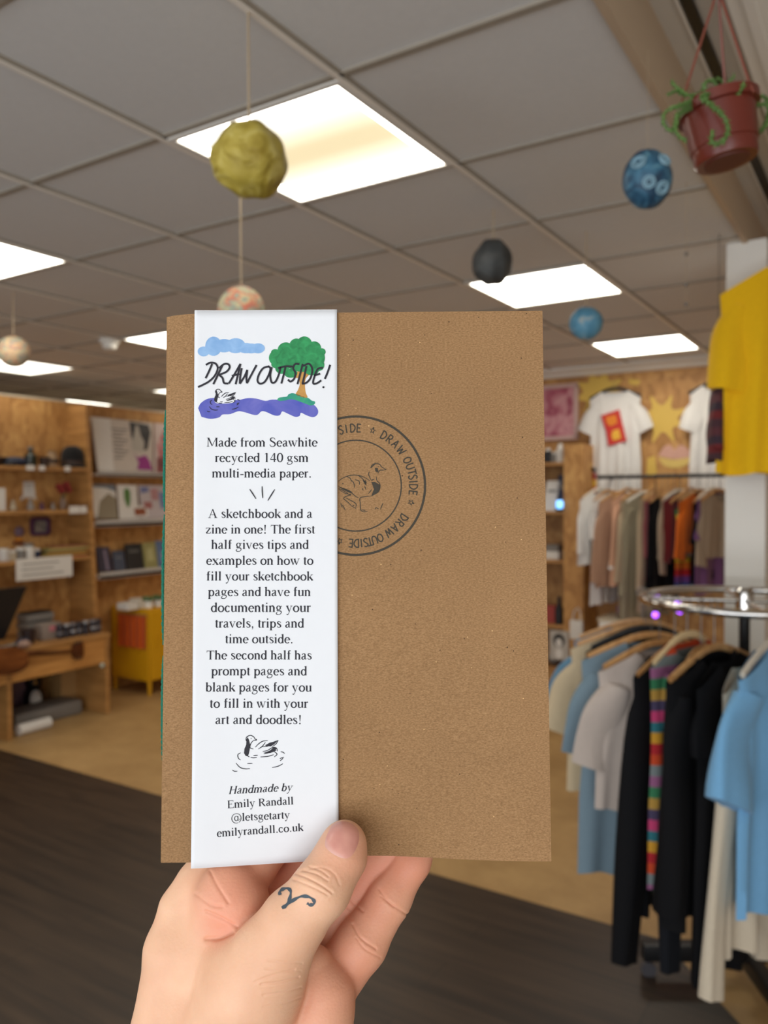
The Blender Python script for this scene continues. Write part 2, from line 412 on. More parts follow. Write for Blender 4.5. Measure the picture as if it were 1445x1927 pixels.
def kraft_mat(name, k=1.0):
    m, nt, p = node_mat(name); L = nt.links.new; N = nt.nodes.new
    tc = N('ShaderNodeTexCoord')
    n1 = N('ShaderNodeTexNoise'); n1.inputs['Scale'].default_value = 2600; n1.inputs['Detail'].default_value = 2; L(tc.outputs['Object'], n1.inputs['Vector'])
    mp = N('ShaderNodeMapping'); mp.inputs['Scale'].default_value = (1100, 2300, 1100); L(tc.outputs['Object'], mp.inputs['Vector'])
    n2 = N('ShaderNodeTexNoise'); n2.inputs['Scale'].default_value = 1; n2.inputs['Detail'].default_value = 4; L(mp.outputs[0], n2.inputs['Vector'])
    n3 = N('ShaderNodeTexNoise'); n3.inputs['Scale'].default_value = 24; n3.inputs['Detail'].default_value = 3; L(tc.outputs['Object'], n3.inputs['Vector'])
    base = ramp(nt, [(0.28, rgb(129*k, 97*k, 63*k)), (0.5, rgb(148*k, 113*k, 76*k)), (0.74, rgb(166*k, 130*k, 91*k))], n2.outputs['Fac'])
    mx = N('ShaderNodeMix'); mx.data_type = 'RGBA'; mx.blend_type = 'MULTIPLY'; mx.inputs[0].default_value = 1; L(base, mx.inputs[6])
    L(ramp(nt, [(0.3, (0.90,0.90,0.90,1)), (0.7, (1.1,1.1,1.1,1))], n1.outputs['Fac']), mx.inputs[7])
    m3 = N('ShaderNodeMix'); m3.data_type = 'RGBA'; m3.blend_type = 'MULTIPLY'; m3.inputs[0].default_value = 1; L(mx.outputs[2], m3.inputs[6])
    L(ramp(nt, [(0.3, (0.94,0.93,0.92,1)), (0.7, (1.05,1.05,1.05,1))], n3.outputs['Fac']), m3.inputs[7])
    # dark flecks and pale fibres
    vo = N('ShaderNodeTexVoronoi'); vo.inputs['Scale'].default_value = 430; L(tc.outputs['Object'], vo.inputs['Vector'])
    sp = N('ShaderNodeSeparateColor'); L(vo.outputs['Color'], sp.inputs[0])
    def mask(lo, hi, ch, d):
        a = N('ShaderNodeMath'); a.operation = 'GREATER_THAN'; a.inputs[1].default_value = lo; L(sp.outputs[ch], a.inputs[0])
        b = N('ShaderNodeMath'); b.operation = 'LESS_THAN'; b.inputs[1].default_value = d; L(vo.outputs['Distance'], b.inputs[0])
        c = N('ShaderNodeMath'); c.operation = 'MULTIPLY'; L(a.outputs[0], c.inputs[0]); L(b.outputs[0], c.inputs[1]); return c.outputs[0]
    f1 = N('ShaderNodeMix'); f1.data_type = 'RGBA'; L(mask(0.945, 1, 0, 0.11), f1.inputs[0]); L(m3.outputs[2], f1.inputs[6]); f1.inputs[7].default_value = rgb(70, 48, 30)
    f2 = N('ShaderNodeMix'); f2.data_type = 'RGBA'; L(mask(0.95, 1, 1, 0.09), f2.inputs[0]); L(f1.outputs[2], f2.inputs[6]); f2.inputs[7].default_value = rgb(226, 186, 130)
    L(f2.outputs[2], p.inputs['Base Color']); p.inputs['Roughness'].default_value = 0.75; p.inputs['Specular IOR Level'].default_value = 0.25
    b = N('ShaderNodeBump'); b.inputs['Strength'].default_value = 0.25; b.inputs['Distance'].default_value = 0.0002; L(n2.outputs['Fac'], b.inputs['Height']); L(b.outputs[0], p.inputs['Normal'])
    return m
M_kraft = kraft_mat('kraft_card')
M_paper = plain('white_card', rgb(224, 226, 230), 0.6, 0, 0.012, 200, 0.0, 0.25)
M_pages = plain('page_edges', rgb(225, 220, 205), 0.8)
M_ink = plain('black_ink', rgb(26, 24, 36), 0.6, 0, 0.05, 200)
M_stamp = plain('stamp_ink', rgb(62, 56, 46), 0.8, 0, 0.2, 1500)
M_thread = plain('green_thread', rgb(12, 106, 86), 0.8, 0, 0.25, 900, 0.4)

book = bpy.data.objects.new('sketchbook', None); C.objects.link(book); book.matrix_world = BOOK_M; book.empty_display_size = 0.05
tag(book, 'brown card sketchbook with white paper band and round goose stamp, held in a hand', 'sketchbook')

def two_sided(zf, x0, x1, y0, y1, th, nx, ny, xf=None):
    """thin card following zf, front and back sheet with rim"""
    mb = MB(); F = []; B = []
    for b in range(ny+1):
        y = y0 + (y1-y0)*b/ny; rf = []; rb = []
        for a in range(nx+1):
            x = x0 + (x1-x0)*a/nx
            xx = x + (xf(x, y) if xf else 0)
            z = zf(xx, y); rf.append((xx, y, z)); rb.append((xx, y, z - th))
        F.append(rf); B.append(rb)
    mb.sheet(F); mb.sheet(B, flip=True)
    mb.sheet([F[0], B[0]], flip=True); mb.sheet([F[-1], B[-1]])
    mb.sheet([[r[0] for r in F], [r[0] for r in B]]); mb.sheet([[r[-1] for r in F], [r[-1] for r in B]], flip=True)
    return mb
book_part(two_sided(cover_z, -BW/2, BW/2, -BH/2, BH/2, 0.0005, 60, 60), 'front_cover', M_kraft, book, fixn=False)
fc = book.children[0]
def back_z(x, y):
    e = (-BW/2 + 0.010 - x) / 0.010
    return -0.0072 - dent(x, y)*0.7 + (0.0020 * e * e if e > 0 else 0)
book_part(two_sided(back_z, -BW/2, BW/2, -BH/2, BH/2, 0.0005, 40, 40), 'back_cover', M_kraft, book, fixn=False)
pg = MB()
ny = 24
rows_f = [[(x, y, cover_z(x, y) - 0.0006) for x in np.linspace(-BW/2+0.002, BW/2-0.0015, 30)] for y in np.linspace(-BH/2+0.0012, BH/2-0.0012, ny)]
rows_b = [[(x, y, back_z(x, y) + 0.0001) for x in np.linspace(-BW/2+0.002, BW/2-0.0015, 30)] for y in np.linspace(-BH/2+0.0012, BH/2-0.0012, ny)]
pg.sheet(rows_f); pg.sheet(rows_b, flip=True)
for A_, B_ in ((rows_f[0], rows_b[0]), (rows_f[-1], rows_b[-1])): pg.sheet([A_, B_])
for k in (0, -1): pg.sheet([[r[k] for r in rows_f], [r[k] for r in rows_b]])
book_part(pg, 'page_block', M_pages, book)
# folded spine
sp_rows = []
for y in np.linspace(-BH/2, BH/2, 30):
    zf, zb = cover_z(-BW/2, y) - 0.0002, back_z(-BW/2, y)
    zm = (zf+zb)/2; hz = (zf-zb)/2
    sp_rows.append([(-BW/2 - 0.0006*math.cos(a), y, zm + hz*math.sin(a)) for a in np.linspace(PI/2, -PI/2, 9)])
book_part(MB().sheet(sp_rows), 'spine', M_kraft, book)
# sewing thread: stitches along the fold
for ya, yb in ((771, 962), (968, 1214), (1234, 1441)):
    pts = []; rs = []
    n = 60
    for k in range(n+1):
        u = k/n; py = ya + (yb-ya)*u
        px = np.interp(py, [771, 960, 1080, 1214, 1300, 1441], [311.5, 309.2, 307.5, 307, 306.5, 306.5]) - 1.4*math.sin(PI*u)
        x, y = to_book(px, py, lambda x, y: cover_z(-BW/2, y) - 0.0004)
        pts.append((x + 0.0001*math.sin(k*2.1), y, cover_z(-BW/2, y) - 0.0010 + 0.0001*math.cos(k*2.1)))
        rs.append(0.00066*(0.55 + 0.45*min(1, 8*min(u, 1-u))) * (1 + 0.10*math.sin(k*1.9)))
    book_part(MB().tube(pts, rs, 8), 'stitch', M_thread, book)

# ---- the white paper band round the covers
bxl_t, bxl_b = to_book(366, 600, band_z)[0], to_book(359.5, 1610, band_z)[0]
bxr_t, bxr_b = to_book(634, 600, band_z)[0], to_book(636.5, 1500, band_z)[0]
by1 = to_book(500, 584.5, band_z)[1]; by0 = -BH/2 - 0.0006
def band_pt(u, y):
    v = (y - by0)/(by1 - by0)
    x = (bxl_b + (bxl_t-bxl_b)*v)*(1-u) + (bxr_b + (bxr_t-bxr_b)*v)*u
    return (x, y, band_z(x, y))
us = np.linspace(0, 1, 41); ys = np.linspace(by0, by1, 71)
bmb = MB()
fr_rows = [[band_pt(u, y) for u in us] for y in ys]
def wrap(row, sgn):
    o = [row]
    for k in range(1, 7):
        a = PI/2*k/6
        o.append([(x, y + sgn*0.0008*math.sin(a), z - 0.0045*(1-math.cos(a))) for x, y, z in row])
    o.append([(x, y + sgn*0.0006, back_z(x, y) - 0.0010) for x, y, z in row])
    return o
bmb.sheet(fr_rows)
bmb.sheet(wrap(fr_rows[0], -1), flip=True); bmb.sheet(wrap(fr_rows[-1], 1))
bmb.sheet([[(x, y, back_z(x, y) - 0.0010) for x, y, z in r] for r in fr_rows], flip=True)
band = book_part(bmb, 'paper_band', M_paper, book, fixn=False)
sol = band.modifiers.new('thickness', 'SOLIDIFY'); sol.thickness = 0.00025; sol.offset = -1

# ---- printing: flat ink shapes lying on the paper
class Ink:
    def __init__(s, zf, lift): s.mb = MB(); s.zf = zf; s.lift = lift
    def P(s, x, y): return (x, y, s.zf(x, y) + s.lift)
    def ribbon(s, pts, ws):
        """variable width stroke, pts in book plane metres"""
        n = len(pts)
        if n < 2: return
        vs = []
        for i in range(n):
            a = pts[max(0, i-1)]; b = pts[min(n-1, i+1)]
            dx, dy = b[0]-a[0], b[1]-a[1]; l = math.hypot(dx, dy) or 1e-9
            nx, ny = -dy/l*ws[i]/2, dx/l*ws[i]/2
            vs += [s.P(pts[i][0]+nx, pts[i][1]+ny), s.P(pts[i][0]-nx, pts[i][1]-ny)]
        s.mb.add(vs, [(2*i, 2*i+1, 2*i+3, 2*i+2) for i in range(n-1)])
    def fan(s, pts):
        me = bmesh.new(); vv = [me.verts.new(s.P(*p)) for p in pts]
        try:
            f = me.faces.new(vv); bmesh.ops.triangulate(me, faces=[f])
        except ValueError: pass
        s.mb.bm(me)
    def disc(s, c, rx, ry, n=22): s.fan([(c[0]+rx*math.cos(2*PI*k/n), c[1]+ry*math.sin(2*PI*k/n)) for k in range(n)])
    def done(s, name, mat, parent): return s.mb.build(name, mat, parent, smooth=False, fixn=False)
def smooth_pts(p, k=6):
    """Catmull-Rom through control tuples"""
    if len(p) < 3: 
        return [tuple(np.array(p[0]) + (np.array(p[1]) - np.array(p[0]))*t/3) for t in range(4)] if len(p) == 2 else p
    q = [np.array(x, float) for x in p]; q = [2*q[0]-q[1]] + q + [2*q[-1]-q[-2]]; o = []
    for i in range(1, len(q)-2):
        for t in np.arange(k)/k:
            o.append(0.5*((2*q[i]) + (q[i+1]-q[i-1])*t + (2*q[i-1]-5*q[i]+4*q[i+1]-q[i+2])*t*t + (3*q[i]-q[i-1]-3*q[i+1]+q[i+2])*t**3))
    o.append(q[-2]); return [tuple(x) for x in o]
PX = 0.307/1507.2           # metres per photo pixel at the cover

# serif letter shapes, 1000 units to the em; strokes are (x, y, width) chains
TH, TN = 108, 46
def arc(cx, cy, rx, ry, a0, a1, th=TH, tn=TN, n=14):
    return [(cx+rx*math.cos(a), cy+ry*math.sin(a), tn+(th-tn)*abs(math.cos(a))**1.3) for a in np.radians(np.linspace(a0, a1, n))]
def stem(x, y0, y1, b=1, t='f', th=TH):
    s = [[(x, y0, th), (x, y1, th)]]
    if b: s.append([(x-92, y0+13, 27), (x+92, y0+13, 27)])
    if t == 'f': s.append([(x-100, y1-52, 18), (x-40, y1-30, 46), (x+48, y1-4, 8)])
    if t == 's': s.append([(x-92, y1-13, 27), (x+92, y1-13, 27)])
    return s
def line(*p): return [list(p)]
def sm(*p): return [smooth_pts(list(p), 5)]
def arch(x0, x1, h=340):
    return sm((x0+30, h, 20), ((x0*2+x1)/3, 425, 40), ((x0+2*x1)/3, 435, 80), (x1, h-10, TH), (x1, h-120, TH))
GLY = {
 'a': (444, sm((95,335,70),(120,405,52),(200,446,34),(280,410,75),(300,330,92),(300,120,92),(318,45,70),(365,28,32),(425,62,16)) + sm((300,268,24),(170,215,55),(84,150,88),(80,70,88),(140,18,60),(215,28,36),(300,90,20))),
 'b': (500, stem(115,20,683,0) + [arc(262,222,158,214,-205,150)]),
 'c': (444, [arc(232,222,165,214,42,322)] + sm((352,350,70),(345,335,72))),
 'd': (500, [arc(232,222,160,214,30,335)] + stem(385,0,683,0) + line((385,22,40),(470,38,14))),
 'e': (444, [arc(232,222,168,214,3,318)] + line((75,252,30),(400,252,30))),
 'f': (333, stem(150,0,560,1,'') + sm((150,540,TH),(160,620,85),(215,668,40),(290,640,60)) + line((40,437,30),(300,437,30))),
 'g': (500, [arc(222,300,128,140,0,360,84,34,20)] + line((330,395,32),(455,415,52)) + sm((150,185,40),(105,130,50),(150,90,60),(320,78,70),(410,20,60),(410,-70,50),(320,-170,36),(190,-190,40),(75,-150,60),(65,-70,46),(150,10,26))),
 'h': (500, stem(110,0,683) + arch(110,375) + stem(375,0,340,1,'')),
 'i': (278, stem(135,0,455) + [arc(135,625,22,22,0,360,60,60,10)]),
 'k': (500, stem(110,0,683) + line((170,215,28),(400,430,28)) + line((215,270,TH),(430,15,TH)) + line((300,437,26),(470,437,26)) + line((340,13,26),(490,13,26))),
 'l': (278, stem(135,0,683)),
 'm': (778, stem(110,0,455) + arch(110,375) + stem(375,0,340,1,'') + arch(375,640) + stem(640,0,340,1,'')),
 'n': (500, stem(110,0,455) + arch(110,375) + stem(375,0,340,1,'')),
 'o': (500, [arc(250,222,182,212,0,360,TH,TN,24)]),
 'p': (500, stem(110,-212,455) + [arc(262,222,160,212,-150,150)]),
 'r': (333, stem(110,0,455) + sm((140,330,24),(195,405,40),(260,425,66),(310,400,74))),
 's': (389, sm((320,340,26),(310,400,34),(220,440,40),(115,425,60),(95,340,84),(180,260,92),(300,170,92),(318,80,76),(220,18,40),(110,35,40),(72,120,26))),
 't': (278, stem(125,60,555,0,'') + sm((125,80,TH),(150,25,70),(200,22,36),(265,60,14)) + line((25,437,30),(255,437,30))),
 'u': (500, stem(110,120,455,0) + sm((110,130,TH),(130,45,80),(200,18,44),(300,45,36),(370,110,20)) + stem(385,20,455,0) + line((385,22,40),(475,34,14))),
 'v': (500, line((80,440,TH),(250,0,60)) + line((250,0,28),(405,440,28)) + line((15,437,27),(190,437,27)) + line((325,437,27),(480,437,27))),
 'w': (722, line((75,440,TH),(225,0,60)) + line((225,0,28),(365,420,28)) + line((315,440,TH),(480,0,60)) + line((480,0,28),(630,440,28)) + line((10,437,27),(180,437,27)) + line((255,437,27),(410,437,27)) + line((555,437,27),(710,437,27))),
 'x': (500, line((75,440,TH),(420,5,TH)) + line((400,440,28),(90,5,28)) + line((15,437,27),(200,437,27)) + line((310,437,27),(480,437,27)) + line((15,13,27),(180,13,27)) + line((300,13,27),(490,13,27))),
 'y': (500, line((85,440,TH),(255,20,60)) + sm((410,440,28),(255,20,30),(190,-140,34),(130,-195,60),(60,-175,70)) + line((15,437,27),(200,437,27)) + line((325,437,27),(485,437,27))),
 'z': (444, line((60,425,40),(385,425,40)) + line((370,425,80),(75,25,80)) + line((60,25,40),(385,25,40)) + line((62,425,40),(52,330,18)) + line((388,25,40),(408,130,18))),
 'M': (889, stem(130,0,662,1,'s',40) + line((150,655,110),(440,40,60)) + line((430,40,30),(730,655,34)) + stem(755,0,662,1,'s',100)),
 'S': (556, sm((440,500,24),(425,600,36),(300,662,42),(150,630,64),(105,520,90),(180,420,100),(370,310,104),(460,190,100),(420,60,74),(280,0,42),(120,40,44),(60,170,26))),
 'A': (722, line((350,665,36),(110,15,36)) + line((350,660,60),(590,15,104)) + line((205,235,30),(490,235,30)) + line((15,13,27),(215,13,27)) + line((470,13,27),(705,13,27))),
 'T': (611, stem(305,0,645,1,'') + line((40,638,38),(570,638,38)) + line((42,655,30),(28,500,14)) + line((568,655,30),(582,500,14))),
 'H': (722, stem(150,0,662,1,'s') + stem(570,0,662,1,'s') + line((150,340,34),(570,340,34))),
 'E': (611, stem(150,0,662,1,'s') + line((100,645,34),(530,645,34)) + line((150,345,32),(410,345,32)) + line((100,17,34),(555,17,34)) + line((530,660,28),(540,510,14)) + line((410,430,14),(410,260,14)) + line((555,0,34),(595,165,14))),
 'R': (667, stem(150,0,662,1,'s') + line((150,645,32),(300,645,32)) + [arc(300,500,190,145,90,-90,100,34)] + line((150,355,32),(300,355,32)) + line((300,350,90),(560,20,104)) + line((520,13,27),(655,13,27))),
 '1': (500, stem(255,0,665,1,'') + line((110,590,16),(255,660,50))),
 '4': (500, line((330,0,92),(330,670,92)) + line((310,660,36),(35,215,30)) + line((25,190,50),(470,190,50))),
 '0': (500, [arc(250,330,185,325,0,360,TH,TN,28)]),
 '.': (250, [arc(125,40,24,24,0,360,60,60,10)]), ',': (250, [arc(125,40,24,24,0,360,60,60,10)] + sm((150,30,50),(140,-60,36),(80,-130,14))),
 '-': (333, line((45,225,64),(290,225,64))),
 '!': (333, line((165,660,110),(165,200,30)) + [arc(165,40,26,26,0,360,64,64,10)]),
 '@': (921, [arc(460,250,400,410,-60,290,60,34,40)] + [arc(450,240,150,200,0,360,70,34,20)] + sm((610,440,40),(570,150,50),(620,70,40),(720,120,30),(790,250,26))),
}
def text_line(ink, s, p0, p1, base_zf, slant=0.0):
    """p0, p1: photo pixels of the first and last letter on the baseline"""
    a = np.array(to_book(*p0, base_zf)); b = np.array(to_book(*p1, base_zf))
    total = sum(250 if c == ' ' else GLY[c][0] for c in s) - 70
    d = b - a; ln = np.linalg.norm(d); k = ln/total; d /= ln; n = np.array((-d[1], d[0]))
    x = -30
    for c in s:
        if c == ' ': x += 250; continue
        adv, st = GLY[c]
        for ch in st:
            pts = [tuple(a + d*((x + p[0] + slant*p[1])*k) + n*(p[1]*k)) for p in ch]
            ink.ribbon(pts, [(p[2]*1.04 + 6)*k for p in ch])
        x += adv
LIFT = 0.00006
ink = Ink(band_z, LIFT)
for s, x0, x1, y in (
    ('Made from Seawhite', 389, 596.5, 840.3), ('recycled 140 gsm', 405, 580, 869.3), ('multi-media paper.', 399.4, 585.6, 898.6),
    ('A sketchbook and a', 392, 587, 974.6), ('zine in one! The first', 387, 592, 1004), ('half gives tips and', 398, 580.5, 1033),
    ('examples on how to', 388.5, 589, 1062.8), ('fill your sketchbook', 388.5, 588.5, 1092.4), ('pages and have fun', 392, 584, 1121.8),
    ('documenting your', 397, 584, 1151.6), ('travels, trips and', 405, 571.5, 1181), ('time outside.', 424, 551, 1210.5),
    ('The second half has', 389, 586, 1241), ('prompt pages and', 398, 577, 1271), ('blank pages for you', 387, 586, 1301.5),
    ('to fill in with your', 395, 579, 1332), ('art and doodles!', 405.5, 567.5, 1362.6)):
    text_line(ink, s, (x0, y), (x1, y), band_z)
text_line(ink, 'Handmade by', (430, 1494.5), (549, 1488), band_z, 0.25)
for s, x0, y0_, x1, y1_ in (('Emily Randall', 428, 1521, 552, 1513.6), ('@letsgetarty', 435.5, 1546, 545, 1540), ('emilyrandall.co.uk', 408.5, 1575, 570.5, 1563.5)):
    text_line(ink, s, (x0, y0_), (x1, y1_), band_z)
ink.done('printed_text', M_ink, band)

def traced(ink, strokes, ox, oy, sc, w, zf, sm_=True, taper=True):
    for st in strokes:
        pts = [to_book(ox + p[0]/sc, oy + p[1]/sc, zf) for p in st]
        if sm_ and len(pts) > 2: pts = smooth_pts(pts, 5)
        elif len(pts) == 2: pts = smooth_pts(pts)
        n = len(pts)
        ws = [w*PX*(0.65 + 0.35*math.sin(PI*min(1, max(0, i/(n-1)))) if taper else 1) for i in range(n)]
        ink.ribbon(pts, ws)
def blobs(name, mat, parent, zf, lift, ox, oy, sc, ells=(), polys=()):
    k = Ink(zf, lift)
    for cx, cy, rx, ry in ells:
        k.lift += 0.000006; c = to_book(ox + cx/sc, oy + cy/sc, zf); k.disc(c, rx/sc*PX, ry/sc*PX)
    for pl in polys:
        k.fan(smooth_pts([to_book(ox + p[0]/sc, oy + p[1]/sc, zf) for p in pl], 4))
    return k.done(name, mat, parent)
S1 = 1445/300
Z2 = (350, 580, S1)
def ptone(name, a, b, sc): return speckle(name, [a, b], sc, 0.7, 0.0)
blobs('printed_cloud', ptone('cloud_print', rgb(122,164,212), rgb(146,184,224), 220), band, band_z, 0.00003, *Z2,
      ells=[(160,392,55,46),(250,345,76,90),(345,340,90,62),(450,340,90,70),(545,362,80,48),(590,365,80,46),(652,364,64,47)])
blobs('printed_river', ptone('river_print', rgb(66,76,172), rgb(104,104,184), 120), band, band_z, 0.00003, *Z2,
      polys=[[(110,905),(135,860),(200,820),(300,812),(390,822),(470,832),(560,815),(640,820),(720,840),(780,828),(900,830),(950,805),(1050,832),(1150,870),(1195,920),(1190,965),(1150,988),(1090,970),(1042,948),(1030,975),(990,985),(920,955),(872,936),(850,970),(800,972),(720,938),(682,936),(650,965),(610,966),(520,940),(470,935),(400,960),(330,964),(300,990),(220,1003),(140,985)]])
blobs('printed_bank', ptone('bank_print', rgb(20,130,120), rgb(60,160,110), 180), band, band_z, 0.00005, *Z2,
      polys=[[(825,832),(840,812),(880,805),(915,800),(930,780),(965,770),(1010,782),(1060,800),(1110,815),(1140,838),(1168,846),(1165,870),(1130,882),(1090,868),(1040,850),(985,830),(940,826),(900,836),(850,842)]])
blobs('printed_trunk', ptone('trunk_print', rgb(178,128,60), rgb(196,148,78), 200), band, band_z, 0.00005, *Z2,
      polys=[[(1010,575),(985,625),(1020,640),(1030,690),(1015,740),(995,780),(1040,803),(1100,810),(1085,765),(1078,700),(1085,640),(1120,590),(1060,560)]])
blobs('printed_tree', ptone('tree_print', rgb(20,112,62), rgb(44,152,88), 420), band, band_z, 0.00007, *Z2,
      ells=[(822,450,72,72),(810,400,40,30),(905,380,76,72),(1000,345,66,72),(1072,330,72,76),(1160,365,66,66),(1205,450,55,75),(1232,397,34,34),(1000,450,130,110),(1115,440,110,110),(900,470,110,85),(870,545,62,52),(950,590,60,42),(1205,515,50,55),(1140,560,66,50),(1060,520,110,60),(820,510,48,36)])
ttl = Ink(band_z, 0.00024)
traced(ttl, [
 [(180,515),(225,494),(270,505),(288,548),(262,612),(210,664),(155,695),(110,716)], [(238,505),(208,575),(178,636)],
 [(332,515),(292,600),(248,690)], [(300,545),(345,508),(385,510),(395,540),(365,578),(298,606)], [(302,606),(332,635),(345,678),(385,684)],
 [(388,684),(440,600),(494,505)], [(494,505),(472,600),(450,690)], [(415,615),(485,596)],
 [(505,545),(492,620),(488,686)], [(488,686),(530,620),(556,560)], [(556,560),(548,630),(552,682)], [(552,682),(600,590),(640,516)],
 [(752,528),(700,545),(662,600),(648,655),(668,684),(710,672),(748,610),(765,550),(745,525)],
 [(778,535),(764,605),(776,672),(810,668),(842,600),(858,530)],
 [(835,545),(900,528),(966,530)], [(902,535),(884,610),(864,684)],
 [(1028,508),(990,508),(972,545),(992,590),(980,640),(948,666),(924,648)],
 [(1058,505),(1034,600),(1010,690)],
 [(1092,525),(1074,610),(1056,685)], [(1062,525),(1115,505),(1145,555),(1130,630),(1092,676),(1050,686)],
 [(1242,540),(1195,552),(1166,615),(1152,680),(1185,682),(1226,655)], [(1162,612),(1216,594)],
 [(1306,514),(1284,580),(1258,642)]], *Z2, 3.7, band_z, taper=False)
c = to_book(350+1245/S1, 580+717/S1, band_z); ttl.disc(c, 2.0*PX, 2.0*PX)
tk = Ink(band_z, 0.00024)
traced(tk, [[(578,582),(605,622),(634,668)], [(690,555),(692,610),(696,662)], [(804,584),(775,630),(742,684)]], 350, 800, S1, 2.2, band_z)
tk.done('accent_marks', M_ink, band)
ttl.done('title_lettering', M_ink, band)
# swimming goose, small one in the river and line drawing below the text
def goose(ox, oy, sc, w, name, lift):
    k = Ink(band_z, lift)
    traced(k, [
     [(568,180),(545,160),(550,130),(585,115),(615,130),(622,145)], [(622,143),(640,156),(610,160)], [(612,160),(590,185),(580,225),(610,238)],
     [(628,222),(660,190),(695,168),(740,162)], [(655,238),(690,215),(720,178)], [(690,218),(740,212),(790,178),(836,160)], [(836,160),(815,192),(780,218)],
     [(695,262),(740,250),(785,225),(820,230),(828,258)], [(705,282),(760,270),(820,250)], [(675,310),(740,305),(795,290)], [(800,262),(825,285),(800,310)],
     [(585,315),(615,318),(642,314)], [(610,298),(650,295)], [(552,298),(575,310)],
     [(495,272),(470,290),(475,322),(495,338)], [(452,365),(490,405),(540,418),(580,415)], [(555,370),(602,369)], [(420,428),(440,440),(466,439)],
     [(858,262),(880,268),(893,280)], [(850,325),(888,312)], [(852,346),(880,322)], [(780,406),(830,396),(878,372)]], ox, oy, sc, w, band_z)
    for pl in ([(548,150),(560,130),(572,160),(582,200),(578,240),(570,280),(560,305),(540,300),(525,275),(530,235),(545,200)],
               [(715,205),(760,180),(830,165),(800,195),(770,214),(735,214)], [(700,275),(760,252),(800,218),(825,232),(800,262),(760,276)]):
        k.fan([to_book(ox+p[0]/sc, oy+p[1]/sc, band_z) for p in pl])
    e = to_book(ox+590/sc, oy+143/sc, band_z); k.disc(e, 2.2/sc*PX*2, 2.2/sc*PX*2, 8)
    return k.done(name, M_ink, band)
goose(350, 1360, S1, 1.7, 'goose_drawing', LIFT)
# in the river: white body first, then the same bird a little smaller
sg = S1*1.60; gox, goy = 350 + 268/S1 - 545/sg, 580 + 735/S1 - 115/sg
blobs('goose_print_body', M_paper, band, band_z, 0.00010, gox, goy, sg, polys=[[(550,150),(585,115),(620,140),(600,180),(585,230),(640,222),(700,180),(760,200),(830,165),(800,210),(828,250),(815,300),(740,318),(600,322),(540,305),(528,260)]])
goose(gox, goy, sg, 1.5, 'goose_drawing', 0.00016)

# ---- the round stamp on the cover
st = Ink(cover_z, 0.00005)
sc5 = 1305/210; CX, CY = 669.5, 914.0
def ring(r, w):
    pts = [to_book(CX + r*math.cos(a), CY + r*math.sin(a), cover_z) for a in np.linspace(0, 2*PI, 97)]
    st.ribbon(pts, [w*PX]*len(pts))
ring(130.2, 4.4); ring(85.5, 2.5)
CAPS = {
 'D': [[(-.3,-.5),(-.3,.5)], [(-.35,.48),(.1,.42),(.38,.05),(.1,-.4),(-.35,-.48)]],
 'R': [[(-.3,-.5),(-.28,.5)], [(-.3,.48),(.15,.45),(.25,.2),(.05,.0),(-.3,-.02)], [(-.1,0),(.35,-.5)]],
 'A': [[(-.38,-.5),(0,.5)], [(0,.5),(.35,-.5)], [(-.25,-.12),(.25,-.1)]],
 'W': [[(-.5,.5),(-.25,-.5)], [(-.25,-.5),(0,.25)], [(0,.25),(.25,-.5)], [(.25,-.5),(.5,.5)]],
 'O': [[(0,.48),(-.34,.2),(-.32,-.28),(0,-.48),(.33,-.2),(.33,.25),(0,.48)]],
 'U': [[(-.33,.5),(-.32,-.2),(0,-.48),(.3,-.25),(.33,.5)]],
 'T': [[(-.42,.46),(.42,.46)], [(0,.46),(0,-.5)]],
 'S': [[(.3,.38),(0,.5),(-.28,.25),(.05,0),(.28,-.25),(0,-.5),(-.32,-.36)]],
 'I': [[(0,.5),(0,-.5)]],
 'E': [[(-.25,.5),(-.25,-.5)], [(-.28,.47),(.3,.44)], [(-.25,.02),(.2,.02)], [(-.28,-.47),(.32,-.44)]],
 '*': [[(math.sin(k*PI/5)*(.46 if k % 2 == 0 else .2), math.cos(k*PI/5)*(.46 if k % 2 == 0 else .2)) for k in range(11)]],
}
for ch, deg in [('I',-27.5),('S',-19),('S',-15),('I',-9.6),('D',-3.2),('E',3),('*',17),('D',29),('R',36),('A',43.6),('W',52),('O',63.7),('U',70.5),('T',76.5),('S',81.5),('I',86),('D',91),('E',97.2),('*',107),
                ('D',123.5),('R',130.3),('A',137.3),('W',144.8),('O',155),('U',161),('T',165.8),('S',170),('I',174.5),('D',179.3),('E',185),('*',196)]:
    if ch == 'I' and deg == -27.5: continue
    if ch == 'S' and deg == -19: continue
    a = math.radians(deg); size = 16.0 if ch != '*' else 13.5
    for s_ in CAPS[ch]:
        pts = []
        for u, v in s_:
            rr = 108.5 + v*size; tt = u*size*0.78
            pts.append(to_book(CX + rr*math.sin(a) + tt*math.cos(a), CY - rr*math.cos(a) + tt*math.sin(a), cover_z))
        if len(s_) > 2 and ch != '*': pts = smooth_pts(pts, 5)
        st.ribbon(pts, [(2.5 if ch != '*' else 2.0)*PX]*len(pts))
